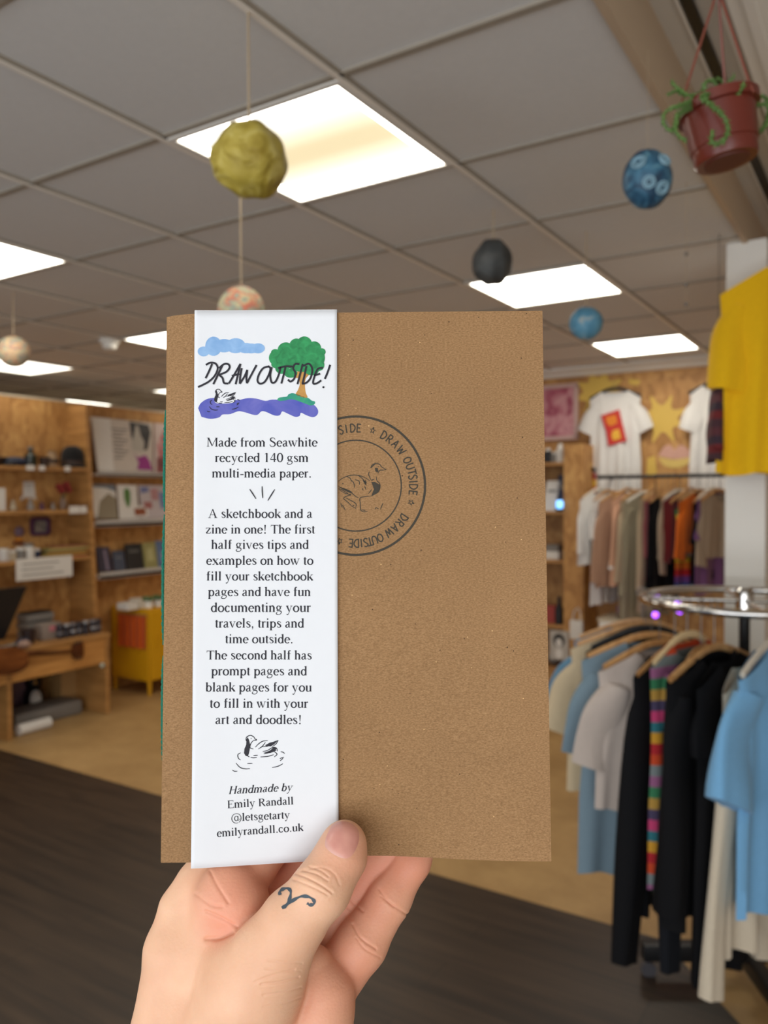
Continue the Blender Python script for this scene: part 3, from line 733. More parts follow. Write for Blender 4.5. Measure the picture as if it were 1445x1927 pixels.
traced(st, [
 [(478,752),(500,715),(540,696),(585,708),(612,740),(665,770)], [(665,770),(625,775),(590,778),(565,815)], [(465,790),(458,830),(485,890)], [(548,855),(555,900),(585,930),(590,975),(570,1030),(490,1078)],
 [(105,905),(160,865),(240,838),(320,834),(400,856),(470,900)], [(105,970),(180,995),(240,1020),(270,1050),(310,1085),(340,1095)], [(490,1078),(420,1085),(358,1100),(358,1160),(365,1240),(400,1262),(445,1255)], [(375,1240),(420,1245)],
 [(205,850),(240,870),(260,910)], [(330,835),(370,862),(410,905),(430,955)], [(260,895),(285,930),(290,980)], [(300,885),(345,905),(350,945)], [(420,890),(432,930)], [(380,985),(395,1010)], [(410,960),(425,1000)], [(455,1050),(495,1000)],
 [(105,985),(170,1020),(230,1060)], [(110,1000),(180,1045),(250,1062),(210,1075),(165,1105),(215,1150),(260,1195),(310,1225)], [(190,1100),(250,1130),(310,1170),(305,1215)], [(270,1185),(290,1195)],
 [(130,1160),(150,1215)], [(150,1180),(185,1245)], [(530,1235),(545,1215),(575,1228)], [(595,1235),(625,1160)], [(145,935),(165,930)], [(490,905),(500,890),(525,880)]], 620, 760, sc5, 1.7, cover_z)
for pl in ([(528,748),(560,752),(575,790),(555,805),(535,785)], [(488,915),(530,912),(560,930),(588,945),(588,990),(570,1030),(520,1060),(490,1072),(505,1030),(520,1000),(505,960)], [(385,890),(420,905),(432,955),(412,940)], [(478,752),(510,712),(545,698),(520,722),(490,750)], [(105,965),(180,990),(235,1018),(262,1050),(220,1035),(150,1000)]):
    st.fan([to_book(620+p[0]/sc5, 760+p[1]/sc5, cover_z) for p in pl])
for p in ((570,735),(560,755)):
    st.disc(to_book(620+p[0]/sc5, 760+p[1]/sc5, cover_z), 1.0*PX, 1.0*PX, 8)
st.done('goose_stamp', M_stamp, fc)

# ------------------------------------------------------------------ the hand that holds it
# joints are given as (photo pixel, distance, radius); the skin is one surface grown round the bones
def cc(px, py, d):
    return np.array(((px - IMG_W/2)/F_PX*d, (IMG_H/2 - py)/F_PX*d, -d))
def cone(P, a, b, ra, rb):
    """distance to a tapered limb"""
    ab = b - a; l2 = ab @ ab
    t = np.clip(((P - a) @ ab)/l2, 0, 1)
    q = P - a - t[..., None]*ab
    return np.sqrt(np.einsum('...i,...i', q, q)) - (ra + (rb-ra)*t)
def smin(a, b, k):
    h = np.clip(0.5 + 0.5*(b-a)/k, 0, 1)
    return b + (a-b)*h - k*h*(1-h)
def chain(P, pts, k=0.003):
    D = None
    for (x0, y0, d0, r0_), (x1, y1, d1, r1_) in zip(pts[:-1], pts[1:]):
        s = cone(P, cc(x0, y0, d0), cc(x1, y1, d1), r0_, r1_)
        D = s if D is None else smin(D, s, k)
    return D
THUMB = [(648, 1584, .2955, .0076), (641, 1611, .2935, .0087), (605, 1672, .2885, .0097), (551, 1735, .2885, .0110), (512, 1796, .2905, .0130)]
THENAR = [(512, 1796, .2905, .0130), (478, 1850, .2955, .0175), (440, 1945, .3000, .0215)]
INDEX_SIDE = [(347, 1712, .3165, .0092), (378, 1668, .3190, .0098), (425, 1605, .3250, .0098)]
KNUCKLE = [(432, 1672, .3100, .0115), (446, 1702, .3085, .0118), (420, 1735, .3090, .0100)]
HYPO = [(588, 1822, .3060, .0085), (608, 1868, .3040, .0115), (602, 1905, .3030, .0125), (575, 1985, .3020, .0190)]
INDEX = [(420, 1688, .3100, .0120), (470, 1630, .3200, .0100), (545, 1545, .3290, .0088)]
MIDDLE = [(492, 1715, .3250, .0110), (560, 1645, .3320, .0094), (645, 1545, .3340, .0082)]
RING = [(565, 1800, .3250, .0108), (655, 1700, .3310, .0098), (742, 1582, .3310, .0084)]
PINKY = [(618, 1858, .3115, .0108), (680, 1776, .3160, .0098), (733, 1690, .3210, .0084), (776, 1622, .3250, .0070), (788, 1600, .3262, .0062)]
PALM = [[(345, 1712, .3160, .0085), (336, 1785, .3120, .0125), (322, 1950, .3080, .0155)],
        [(420, 1690, .3100, .0115), (395, 1790, .3110, .0135), (380, 1950, .3090, .0150)],
        [(492, 1720, .3250, .0110), (450, 1850, .3200, .0150), (430, 1960, .3120, .0170)],
        [(565, 1800, .3240, .0110), (520, 1900, .3190, .0150), (480, 1980, .3120, .0170)],
        [(612, 1862, .3120, .0108), (585, 1925, .3080, .0150), (545, 2010, .3060, .0180)]]
WRIST = [(445, 1970, .3060, .0240), (455, 2110, .3050, .0240), (455, 2270, .3040, .0270)]
def hand_sdf(P):
    palm = None
    for c_ in PALM:
        s = chain(P, c_, 0.004); palm = s if palm is None else smin(palm, s, 0.006)
    w = chain(P, WRIST, 0.01)
    w = smin(w, cone(P, cc(350, 1990, .3060), cc(380, 2250, .3050), .0170, .0220), 0.012)
    w = smin(w, cone(P, cc(560, 1990, .3060), cc(530, 2250, .3050), .0180, .0220), 0.012)
    palm = smin(palm, w, 0.012)
    for c_, k in ((INDEX_SIDE, .005), (INDEX, .0016), (MIDDLE, .0012), (RING, .0010), (PINKY, .0010), (KNUCKLE, .0022), (HYPO, .0016)):
        palm = smin(palm, chain(P, c_, 0.003), k)
    th = smin(chain(P, THUMB, 0.005), chain(P, THENAR, 0.008), 0.006)
    # web of skin from the thumb to the index knuckle
    web = cone(P, cc(470, 1815, .3030), cc(385, 1760, .3110), .0100, .0090)
    th2 = smin(th, web, 0.012)
    # knuckle fullness either side of the thumb joint
    return smin(palm, th2, 0.0022)
def surface_nets(vol, lo, h):
    """dual mesh of the zero level of vol"""
    s = vol < 0
    nx, ny, nz = vol.shape
    acc = np.zeros((nx-1, ny-1, nz-1, 3), np.float32); cnt = np.zeros((nx-1, ny-1, nz-1), np.float32)
    corners = [(a, b, c) for a in (0, 1) for b in (0, 1) for c in (0, 1)]
    def sl(o): return tuple(slice(o[i], o[i] + (nx, ny, nz)[i] - 1) for i in range(3))
    for a in corners:
        for ax in range(3):
            if a[ax]: continue
            b = list(a); b[ax] = 1
            va, vb = vol[sl(a)], vol[sl(b)]
            m = (va < 0) != (vb < 0)
            t = np.where(m, va/np.where(m, va-vb, 1), 0)
            for i in range(3):
                acc[..., i] += np.where(m, a[i] + (t if i == ax else 0), 0)
            cnt += m
    act = cnt > 0
    idx = -np.ones(act.shape, np.int64); idx[act] = np.arange(act.sum())
    base = np.argwhere(act)
    verts = (base + acc[act]/cnt[act][:, None])*h + lo
    faces = []
    for ax in range(3):
        b_, c_ = [(1, 2), (2, 0), (0, 1)][ax]
        o = [0, 0, 0]; o[ax] = 1
        A = s[tuple(slice(0, -1) if i == ax else slice(1, -1) for i in range(3))]
        B = s[tuple(slice(1, None) if i == ax else slice(1, -1) for i in range(3))]
        e = np.argwhere(A != B)
        fl = A[A != B]
        p = e.copy(); p[:, b_] += 1; p[:, c_] += 1
        q = []
        for db, dc in ((0, 0), (-1, 0), (-1, -1), (0, -1)):
            r = p.copy(); r[:, b_] += db; r[:, c_] += dc
            q.append(idx[r[:, 0], r[:, 1], r[:, 2]])
        q = np.stack(q, 1); q[~fl] = q[~fl][:, ::-1]
        faces.append(q)
    return verts, np.concatenate(faces)
HS = 0.00062
lo = np.array((-0.100, -0.262, -0.3475)); hi = np.array((0.026, -0.112, -0.270))
ax_ = [np.arange(lo[i], hi[i], HS) for i in range(3)]
vol = np.empty([len(a) for a in ax_], np.float32)
for i0 in range(0, len(ax_[0]), 40):
    G = np.stack(np.meshgrid(ax_[0][i0:i0+40], ax_[1], ax_[2], indexing='ij'), -1).astype(np.float32)
    vol[i0:i0+40] = hand_sdf(G)
# closed flat at the far end of the forearm
vol[:, 0, :] = 1; vol[0] = 1; vol[-1] = 1; vol[:, :, 0] = 1; vol[:, :, -1] = 1
V, Fq = surface_nets(vol, lo, HS)
# light smoothing
def relax(V, Fq, it, k=0.5):
    e = np.concatenate([Fq[:, [0, 1]], Fq[:, [1, 2]], Fq[:, [2, 3]], Fq[:, [3, 0]]])
    e = np.concatenate([e, e[:, ::-1]])
    deg = np.bincount(e[:, 0], minlength=len(V))[:, None]
    for _ in range(it):
        S = np.stack([np.bincount(e[:, 0], weights=V[e[:, 1], i], minlength=len(V)) for i in range(3)], 1)/deg
        V = V*(1-k) + S*k
    return V
V = relax(V, Fq, 3)
def subdivide(V, Fq):
    e = np.concatenate([Fq[:, [0, 1]], Fq[:, [1, 2]], Fq[:, [2, 3]], Fq[:, [3, 0]]])
    u, inv = np.unique(np.sort(e, 1), axis=0, return_inverse=True); inv = inv.reshape(-1)
    n = len(V); m = len(Fq)
    V2 = np.concatenate([V, (V[u[:, 0]] + V[u[:, 1]])/2, V[Fq].mean(1)])
    a = [n + inv[k*m:(k+1)*m] for k in range(4)]; c = n + len(u) + np.arange(m)
    return V2, np.concatenate([np.stack(q, 1) for q in ((Fq[:, 0], a[0], c, a[3]), (a[0], Fq[:, 1], a[1], c), (c, a[1], Fq[:, 2], a[2]), (a[3], c, a[2], Fq[:, 3]))])
V, Fq = subdivide(V, Fq)
V = relax(V, Fq, 2)
# skin folds: shallow grooves along the joints
n_ = np.zeros_like(V)
fn = np.cross(V[Fq[:, 2]] - V[Fq[:, 0]], V[Fq[:, 3]] - V[Fq[:, 1]])
for k in range(4): np.add.at(n_, Fq[:, k], fn)
n_ /= np.linalg.norm(n_, axis=1)[:, None] + 1e-12
if (n_ * (V - V.mean(0))).sum() < 0: n_ = -n_; Fq = Fq[:, ::-1]
vpx = IMG_W/2 + F_PX*V[:, 0]/-V[:, 2]; vpy = IMG_H/2 - F_PX*V[:, 1]/-V[:, 2]
Q = 600/1445
def zz(*p): return [(230 + a*Q, 1520 + b*Q) for a, b in p]
CREASES = [  # (points in the photo, width px, depth m, nearest/farthest distance it applies to)
 (zz((790,300),(840,318),(900,350),(950,385)), 3.0, .00042, .25, .298), (zz((775,325),(830,345),(890,372),(930,395)), 3.0, .00036, .25, .298),
 (zz((820,285),(880,300),(930,330)), 2.6, .0003, .25, .298), (zz((850,268),(900,285),(935,312)), 2.6, .00025, .25, .298), (zz((800,290),(900,270),(960,300),(985,350)), 3, .0002, .25, .298),
 (zz((630,800),(720,790),(800,768)), 2.6, .0005, .25, .305), (zz((600,790),(680,760),(780,735)), 2.6, .0003, .25, .305), (zz((640,850),(740,835),(810,815)), 2.6, .0003, .25, .305),
 (zz((660,690),(740,700),(815,705)), 2.6, .00022, .25, .305), (zz((650,730),(740,740),(810,740)), 2.2, .00018, .25, .305), (zz((640,900),(740,885),(810,860)), 2.4, .00018, .25, .305),
 (zz((500,565),(440,590),(380,595)), 5, .0008, .29, .33), (zz((380,470),(450,500),(520,540)), 4, .0005, .29, .33), (zz((330,390),(400,440),(450,450)), 4, .0004, .29, .33), (zz((400,290),(430,350),(480,430)), 4, .0004, .29, .33),
 (zz((1035,420),(1065,450),(1090,470)), 3, .0004, .31, .34), (zz((1010,445),(1040,470)), 3, .0003, .31, .34),
 (zz((1045,530),(1080,590),(1150,640)), 3, .00045, .30, .33), (zz((1060,590),(1100,640),(1170,680)), 2.6, .0003, .30, .33), (zz((1165,370),(1210,430),(1290,485)), 3, .00045, .30, .33), (zz((1170,400),(1230,450)), 2.4, .0003, .30, .33)]
disp = np.zeros(len(V))
for pl, w, dep, d0, d1 in CREASES:
    pl = smooth_pts(pl, 6)
    best = np.full(len(V), 1e9)
    sel = (-V[:, 2] > d0) & (-V[:, 2] < d1) & (n_[:, 2] > 0.0)
    X = np.stack([vpx[sel], vpy[sel]], 1); bb = np.full(len(X), 1e9)
    for a, b in zip(pl[:-1], pl[1:]):
        a = np.array(a); b = np.array(b); ab = b-a
        t = np.clip(((X-a) @ ab)/(ab @ ab + 1e-9), 0, 1); bb = np.minimum(bb, np.hypot(*(X - a - t[:, None]*ab).T))
    disp[sel] -= dep*0.8*(np.exp(-(bb/(w*0.75))**2) - 0.18*np.exp(-((bb - 2.0*w)/(1.2*w))**2))
V = V + n_*disp[:, None]
# hand object stands at the wrist
wrist = CAM_M @ Vector(cc(445, 2000, .306))
HAND_M = Matrix.Translation(wrist)
Vw = (np.array(CAM_M.to_3x3()) @ V.T).T + np.array(CP) - np.array(wrist)

def skin_mat():
    m, nt, p = node_mat('skin'); L = nt.links.new; N = nt.nodes.new
    tc = N('ShaderNodeTexCoord')
    n1 = N('ShaderNodeTexNoise'); n1.inputs['Scale'].default_value = 55; n1.inputs['Detail'].default_value = 4; L(tc.outputs['Object'], n1.inputs['Vector'])
    base = ramp(nt, [(0.3, rgb(222, 172, 140)), (0.7, rgb(234, 188, 156))], n1.outputs['Fac'])
    prev = base
    # flushed fingertips, finger pads and palm
    for (px, py, d, r, amt) in ((650, 1600, .288, .012, .35), (437, 1690, .306, .017, .75), (600, 1890, .30, .015, .55), (700, 1760, .31, .022, .40), (778, 1625, .322, .014, .65), (560, 1650, .328, .024, .75), (690, 1640, .326, .020, .7), (640, 1840, .31, .018, .5), (430, 1750, .30, .010, .4)):
        c = Vector(CAM_M @ Vector(cc(px, py, d))) - wrist
        sub = N('ShaderNodeVectorMath'); sub.operation = 'DISTANCE'; sub.inputs[1].default_value = c; L(tc.outputs['Object'], sub.inputs[0])
        mr = N('ShaderNodeMapRange'); mr.interpolation_type = 'SMOOTHSTEP'; mr.inputs[1].default_value = r*1.35; mr.inputs[2].default_value = r*0.2; mr.inputs[3].default_value = 0; mr.inputs[4].default_value = amt; L(sub.outputs['Value'], mr.inputs[0])
        mx = N('ShaderNodeMix'); mx.data_type = 'RGBA'; L(mr.outputs[0], mx.inputs[0]); L(prev, mx.inputs[6]); mx.inputs[7].default_value = rgb(222, 138, 112); prev = mx.outputs[2]
    L(prev, p.inputs['Base Color'])
    p.inputs['Roughness'].default_value = 0.5; p.inputs['Specular IOR Level'].default_value = 0.35
    p.inputs['Subsurface Weight'].default_value = 0.25; p.inputs['Subsurface Radius'].default_value = (1.0, 0.4, 0.2); p.inputs['Subsurface Scale'].default_value = 0.003
    vo = N('ShaderNodeTexVoronoi'); vo.inputs['Scale'].default_value = 900; L(tc.outputs['Object'], vo.inputs['Vector'])
    mp = N('ShaderNodeMapping'); mp.inputs['Scale'].default_value = (500, 500, 1100); L(tc.outputs['Object'], mp.inputs['Vector'])
    n2 = N('ShaderNodeTexNoise'); n2.inputs['Scale'].default_value = 1; n2.inputs['Detail'].default_value = 3; L(mp.outputs[0], n2.inputs['Vector'])
    ad = N('ShaderNodeMath'); ad.operation = 'ADD'; L(vo.outputs['Distance'], ad.inputs[0]); L(n2.outputs['Fac'], ad.inputs[1])
    b = N('ShaderNodeBump'); b.inputs['Strength'].default_value = 0.22; b.inputs['Distance'].default_value = 0.00025; L(ad.outputs[0], b.inputs['Height']); L(b.outputs[0], p.inputs['Normal'])
    return m
M_skin = skin_mat()
hme = bpy.data.meshes.new('hand'); hme.from_pydata(Vw.tolist(), [], Fq.tolist())
hme.polygons.foreach_set('use_smooth', [True]*len(Fq)); hme.materials.append(M_skin); hme.update()
hand = bpy.data.objects.new('hand', hme); C.objects.link(hand); hand.location = wrist
tag(hand, 'bare left hand with a small tattoo on the thumb, holding the brown sketchbook', 'hand')
hbvh = BVHTree.FromPolygons([Vector(v) for v in Vw.tolist()], [tuple(f) for f in Fq.tolist()])
def on_hand(px, py, lift):
    o = CP - wrist; r = ray(px, py).normalized()
    h_, nn, i_, d_ = hbvh.ray_cast(o, r)
    if h_ is None: return None
    if nn.dot(r) > 0: nn = -nn
    return h_ + nn*lift
# thumb nail: a curved plate set into the tip
nail_out = zz((948,82),(975,66),(1010,62),(1045,75),(1068,98),(1074,130),(1068,165),(1055,195),(1035,222),(1005,230),(965,215),(930,190),(919,170),(922,140),(934,108))
ncx = sum(p[0] for p in nail_out)/len(nail_out); ncy = sum(p[1] for p in nail_out)/len(nail_out)
nr = 8; no_ = smooth_pts(nail_out + [nail_out[0]], 4)[:-1]
nv = []; nfz = []
for q in range(nr+1):
    s = q/nr
    for a, b in no_:
        lift = 0.00040*(1 - s**6) + 0.00002
        nv.append(on_hand(ncx + (a-ncx)*s, ncy + (b-ncy)*s, lift))
m_ = len(no_)
for q in range(nr):
    for k in range(m_): nfz.append((q*m_+k, q*m_+(k+1) % m_, (q+1)*m_+(k+1) % m_, (q+1)*m_+k))
def nail_mat():
    m, nt, p = node_mat('nail'); L = nt.links.new; N = nt.nodes.new
    tc = N('ShaderNodeTexCoord'); n1 = N('ShaderNodeTexNoise'); n1.inputs['Scale'].default_value = 160; L(tc.outputs['Object'], n1.inputs['Vector'])
    base = ramp(nt, [(0.3, rgb(206, 140, 128)), (0.7, rgb(222, 160, 144))], n1.outputs['Fac'])
    a = Vector(CAM_M @ Vector(cc(*zz((1062,100))[0], .287))) - wrist; b = Vector(CAM_M @ Vector(cc(*zz((985,215))[0], .287))) - wrist
    axv = (b-a); ln = axv.length; axv.normalize()
    dt = N('ShaderNodeVectorMath'); dt.operation = 'DOT_PRODUCT'; dt.inputs[1].default_value = axv; L(tc.outputs['Object'], dt.inputs[0])
    mr = N('ShaderNodeMapRange'); mr.inputs[1].default_value = a.dot(axv) - ln*0.05; mr.inputs[2].default_value = a.dot(axv) + ln*0.06; L(dt.outputs['Value'], mr.inputs[0])
    mx = N('ShaderNodeMix'); mx.data_type = 'RGBA'; L(mr.outputs[0], mx.inputs[0]); mx.inputs[6].default_value = rgb(236, 204, 168); L(base, mx.inputs[7])
    mr2 = N('ShaderNodeMapRange'); mr2.inputs[1].default_value = a.dot(axv) + ln*0.85; mr2.inputs[2].default_value = a.dot(axv) + ln*0.97; L(dt.outputs['Value'], mr2.inputs[0])
    mx2 = N('ShaderNodeMix'); mx2.data_type = 'RGBA'; L(mr2.outputs[0], mx2.inputs[0]); L(mx.outputs[2], mx2.inputs[6]); mx2.inputs[7].default_value = rgb(216, 164, 150)
    L(mx2.outputs[2], p.inputs['Base Color']); p.inputs['Roughness'].default_value = 0.28
    return m
nmb = MB(); nmb.v = [tuple(v) for v in nv]; nmb.f = nfz; nmb.m = [0]*len(nfz)
nail = nmb.build('thumb_nail', nail_mat(), hand, ang=80)
nail['label'] = 'pink glossy nail'
# tattoo: a small ram-horn sign in grey-blue ink
tb = MB()
for stroke in ([(716,396),(714,382),(728,370),(750,366),(764,380),(760,410),(748,435),(732,454)], [(724,455),(748,440),(778,418),(812,402),(845,404),(868,420),(868,436),(850,440),(838,432)]):
    pts = smooth_pts(zz(*stroke), 8); n = len(pts); vs = []
    for i in range(n):
        a = np.array(pts[max(0, i-1)]); b = np.array(pts[min(n-1, i+1)]); d = b-a; d /= np.linalg.norm(d) + 1e-9
        w = (3.6 + 1.2*math.sin(i*0.5))*0.72
        for s in (1, -1): vs.append(on_hand(pts[i][0] - d[1]*w*s, pts[i][1] + d[0]*w*s, 0.00012))
    tb.add(vs, [(2*i, 2*i+1, 2*i+3, 2*i+2) for i in range(n-1)])
tat = tb.build('tattoo', plain('tattoo_ink', rgb(66, 78, 88), 0.6, 0, 0.15, 400), hand, fixn=False)
tat['label'] = 'blue grey inked sign'

# ------------------------------------------------------------------ left side: desk, shelves, racks, locker
M_ply = wood('plywood', rgb(150, 104, 54), rgb(186, 136, 78), (5, 5, 40), 0.5)
M_ply2 = wood('plywood_front', rgb(168, 112, 54), rgb(204, 148, 82), (30, 4, 30), 0.45)
M_dark = plain('dark_plastic', rgb(26, 24, 26), 0.45, 0, 0.2)
M_navy = plain('navy', rgb(36, 44, 66), 0.6, 0, 0.2)
M_card = plain('white_paper', rgb(214, 208, 200), 0.8, 0, 0.03)
M_grey = plain('grey_plastic', rgb(120, 114, 108), 0.6, 0, 0.1)
M_lilac = plain('lilac', rgb(120, 98, 112), 0.8, 0, 0.1)
M_clear = plain('pale_tray', rgb(196, 190, 184), 0.35, 0, 0.04)
def slab(P, th, inward):
    """four corners in order, thickened along a direction"""
    P = [Vector(p) for p in P]; d = Vector(inward) * th
    vs = P + [p + d for p in P]
    return MB().add(vs, [(0,1,2,3),(7,6,5,4),(0,4,5,1),(1,5,6,2),(2,6,7,3),(3,7,4,0)])
def local(mb, loc):
    mb.v = [(v[0]-loc[0], v[1]-loc[1], v[2]-loc[2]) for v in mb.v]; return mb
def put(mb, name, mat, root=None, smooth=False, **k):
    """world-space faces to a child of root"""
    l = root.location if root else (0,0,0)
    return local(mb, l).build(name, mat, root, smooth=smooth, **k)

f1, f0 = onZ(206, 1342, 0), onZ(14, 1395, 0)
XD = (f1.x + f0.x)/2                                # desk front
ZD = onX(200, 1192, XD).z
YR, YM = f1.y, f0.y; YLft = YM - 1.05
desk = thing('desk', 'long plywood counter desk below the shelves at the left edge', 'desk', ((XD+XL)/2, (YR+YLft)/2, 0))
put(MB().bbox(XL + 0.004, XD + 0.012, YLft, YR + 0.01, ZD - 0.028, ZD, 0.004), 'desk_top', M_ply, desk)
za = onX(200, 1247, XD).z
put(MB().bbox(XD - 0.018, XD, YM + 0.03, YR - 0.025, za, ZD - 0.028, 0.003), 'drawer_front', M_ply2, desk)
put(MB().bbox(XD - 0.018, XD, YLft, YM, za, ZD - 0.028, 0.003), 'drawer_front', M_ply2, desk)
for y in (YR - 0.025, YM, YLft): put(MB().bbox(XL + 0.01, XD + 0.004, y, y + 0.03, 0, ZD - 0.028, 0.003), 'side_panel', M_ply, desk)
kn = onX(190, 1257, XD)
put(MB().ball((XD + 0.014, kn.y, kn.z + 0.02), 0.017, 8), 'knob', plain('glass_knob', rgb(176, 178, 160), 0.2), desk, smooth=True)

# things stored under the desk
def loose(name, label, cat, mb, mat, base, group=None, smooth=True):
    o = local(mb, base).build(name, mat, None, base, smooth=smooth); return tag(o, label, cat, group)
def floor_box(px0, px1, py, dep, h):
    a, b = onZ(px0, py, 0), onZ(px1, py, 0)
    return a, b
p = onZ(60, 1362, 0)
loose('storage_tray', 'long low grey tray on the floor under the desk', 'tray', MB().bbox(p.x-0.14, p.x+0.07, p.y-0.16, p.y+0.34, 0.001, 0.10, 0.02), M_grey, (p.x, p.y, 0.001))
p = onZ(40, 1372, 0)
loose('paper_roll', 'white rolled paper lying at the front under the desk', 'roll', MB().tube([(p.x+0.12, p.y-0.10, 0.036), (p.x+0.12, p.y+0.12, 0.036)], 0.035, 14), M_card, (p.x+0.12, p.y, 0.001))
p = onZ(38, 1345, 0)
loose('fabric_bundle', 'dull lilac fabric bundle at the left end under the desk', 'fabric', MB().ball((p.x-0.1, p.y-0.03, 0.185), 0.18, 10, f=lambda v: 1+0.08*math.sin(7*v.x+3*v.z), sc=(0.7, 0.85, 1.02)), M_lilac, (p.x-0.1, p.y, 0.001))
p = onZ(119, 1352, 0)
toy = thing('plush_toy', 'small black and white plush bird toy standing under the desk', 'toy', (p.x-0.30, p.y-0.02, 0.002))
MB().ball((0, 0, 0.10), 0.1, 10, sc=(0.62, 0.62, 1.0)).ball((0, 0, 0.215), 0.055, 10).build('body', M_dark, toy)
MB().ball((0.045, -0.012, 0.10), 0.055, 9, sc=(0.5, 0.8, 1.2)).build('belly', M_card, toy)
MB().lathe([(0.014, 0), (0.001, 0.035)], 10).build('beak', plain('toy_beak', rgb(190, 140, 60), 0.6), toy, (0.052, -0.02, 0.21))
p = onZ(150, 1338, 0)
loose('paper_bag', 'tan folded paper bag standing under the right end of the desk', 'bag', MB().prism([(p.x-0.22, p.y-0.06), (p.x-0.12, p.y-0.06), (p.x-0.10, p.y+0.10), (p.x-0.24, p.y+0.10)], 0.0, 0.30), plain('tan_paper', rgb(170, 130, 80), 0.8), (p.x-0.17, p.y, 0.0), smooth=False)

# dark wooden instrument hung along the desk front
gq = onX(22, 1236, XD + 0.05); hd = onX(150, 1226, XD + 0.05)
gt = thing('wooden_instrument', 'dark brown wooden body with a long thin neck hanging along the desk front', 'instrument', (XD + 0.05, gq.y, gq.z))
dv = Vector((0, hd.y - gq.y, hd.z - gq.z))
def outl(n=40):
    o = []
    for k in range(n):
        a = 2*PI*k/n; r = 0.115 + 0.018*math.cos(2*a); o.append((-0.085 + 1.2*r*math.cos(a), -0.02 + 0.72*r*math.sin(a) - 0.3*r*math.cos(a)*0.4))
    return o
M_mah = wood('mahogany', rgb(58, 26, 12), rgb(110, 58, 26), (30, 5, 30), 0.25)
MB().prism(outl(), -0.048, 0.06, axis='x').build('body', M_mah, gt, ang=50)
MB().prism([(a*0.995-0.002, b*0.99+0.03) for a, b in outl()], 0.058, 0.064, axis='x').build('soundboard', wood('red_brown_wood', rgb(92, 46, 18), rgb(130, 74, 34), (30, 5, 30), 0.25), gt, ang=50)
MB().tube([(0.01, 0.02, 0.012), tuple(dv*0.6 + Vector((-0.02, 0, 0))), tuple(dv*0.97 + Vector((-0.035, 0, 0)))], [0.020, 0.012, 0.012], 8, sq=0.8).build('neck', M_mah, gt)
e_ = dv*0.98 + Vector((-0.035, 0, 0))
MB().bbox(e_.x-0.012, e_.x+0.012, e_.y-0.02, e_.y+0.06, e_.z-0.045, e_.z+0.045, 0.006).build('headstock', M_mah, gt)
for k in range(3): MB().ball((e_.x, e_.y + 0.005 + 0.022*k, e_.z + 0.052), 0.008, 6).ball((e_.x, e_.y + 0.005 + 0.022*k, e_.z - 0.052), 0.008, 6).build('tuning_peg', M_dark, gt)

# things standing on the desk
def on_desk(px, X): q = onX(px, 1100, X); return Vector((X, q.y, ZD))
a, b = onX(0, 1150, XD - 0.04), onX(51, 1106, XD - 0.04)
blk = thing('display_stand', 'black slanted display stand at the left end of the desk', 'display stand', (XD - 0.1, b.y - 0.25, ZD))
zt = onX(48, 1104, XD - 0.04).z
put(slab([(XD-0.04, b.y-0.75, zt), (XD-0.04, b.y, zt), (XD-0.13, b.y-0.10, ZD+0.05), (XD-0.13, b.y-0.66, ZD+0.05)], 0.03, (-1, 0, 0)), 'panel', M_dark, blk)
put(MB().bbox(XD-0.26, XD-0.06, b.y-0.62, b.y-0.30, ZD, ZD+0.055, 0.01), 'base', M_dark, blk)
q = on_desk(26, XD - 0.02)
rd = thing('hand_tool', 'silver rod with a dark blue handle lying on the left of the desk', 'tool', (q.x, q.y, ZD + 0.002))
MB().tube([(0.0, -0.22, 0.012), (-0.02, 0.02, 0.022)], 0.012, 10).build('rod', plain('steel', rgb(150, 146, 138), 0.3, 0.8), rd)
MB().tube([(-0.02, 0.02, 0.024), (-0.03, 0.06, 0.030), (-0.05, 0.12, 0.030)], [0.016, 0.024, 0.018], 10).build('handle', M_navy, rd)
q = on_desk(66, XD - 0.30)
cr = thing('small_crate', 'grey slatted crate on the desk behind the pale box', 'crate', (q.x, q.y, ZD))
for k in range(3): MB().bbox(-0.06, 0.06, -0.10, 0.10, 0.005 + 0.055*k, 0.05 + 0.055*k, 0.004).build('slat', M_grey, cr)
MB().box(-0.05, 0.05, -0.09, 0.09, 0, 0.172).build('liner', M_dark, cr)
q = on_desk(90, XD - 0.16)
bx = thing('gift_box', 'pale grey box with a pink label standing on the desk', 'box', (q.x, q.y, ZD))
MB().bbox(-0.04, 0.04, -0.075, 0.075, 0, 0.105, 0.004).build('carton', plain('pale_box', rgb(136, 122, 112), 0.7), bx)
MB().bbox(0.039, 0.042, -0.02, 0.025, 0.055, 0.09, 0.001).build('box_label', plain('pink_label', rgb(186, 110, 116), 0.7), bx)['label'] = 'pink label'
q = on_desk(52, XD - 0.12)
loose('dark_tub', 'small dark brown tub on the desk in front of the grey crate', 'tub', MB().lathe([(0.036, 0), (0.044, 0.09), (0.040, 0.092), (0.0, 0.085)], 16, (q.x, q.y, ZD)), plain('brown_tub', rgb(44, 28, 26), 0.5), (q.x, q.y, ZD))
q = on_desk(30, XD - 0.03)
loose('crumpled_tissue', 'crumpled pale tissue on the desk below the blue handle', 'tissue', MB().ball((q.x+0.03, q.y+0.03, ZD+0.024), 0.032, 8, f=lambda v: 1+0.2*math.sin(9*v.x+5*v.y), sc=(0.8, 1.2, 0.75)), plain('tissue', rgb(170, 140, 126), 0.9), (q.x+0.03, q.y+0.03, ZD))
tin_mats = [plain('tin_lid_%s' % n, c, 0.35, 0.2) for n, c in (('grey', rgb(120, 116, 118)), ('dark', rgb(58, 54, 60)), ('light', rgb(170, 166, 166)))]
n_t = 0
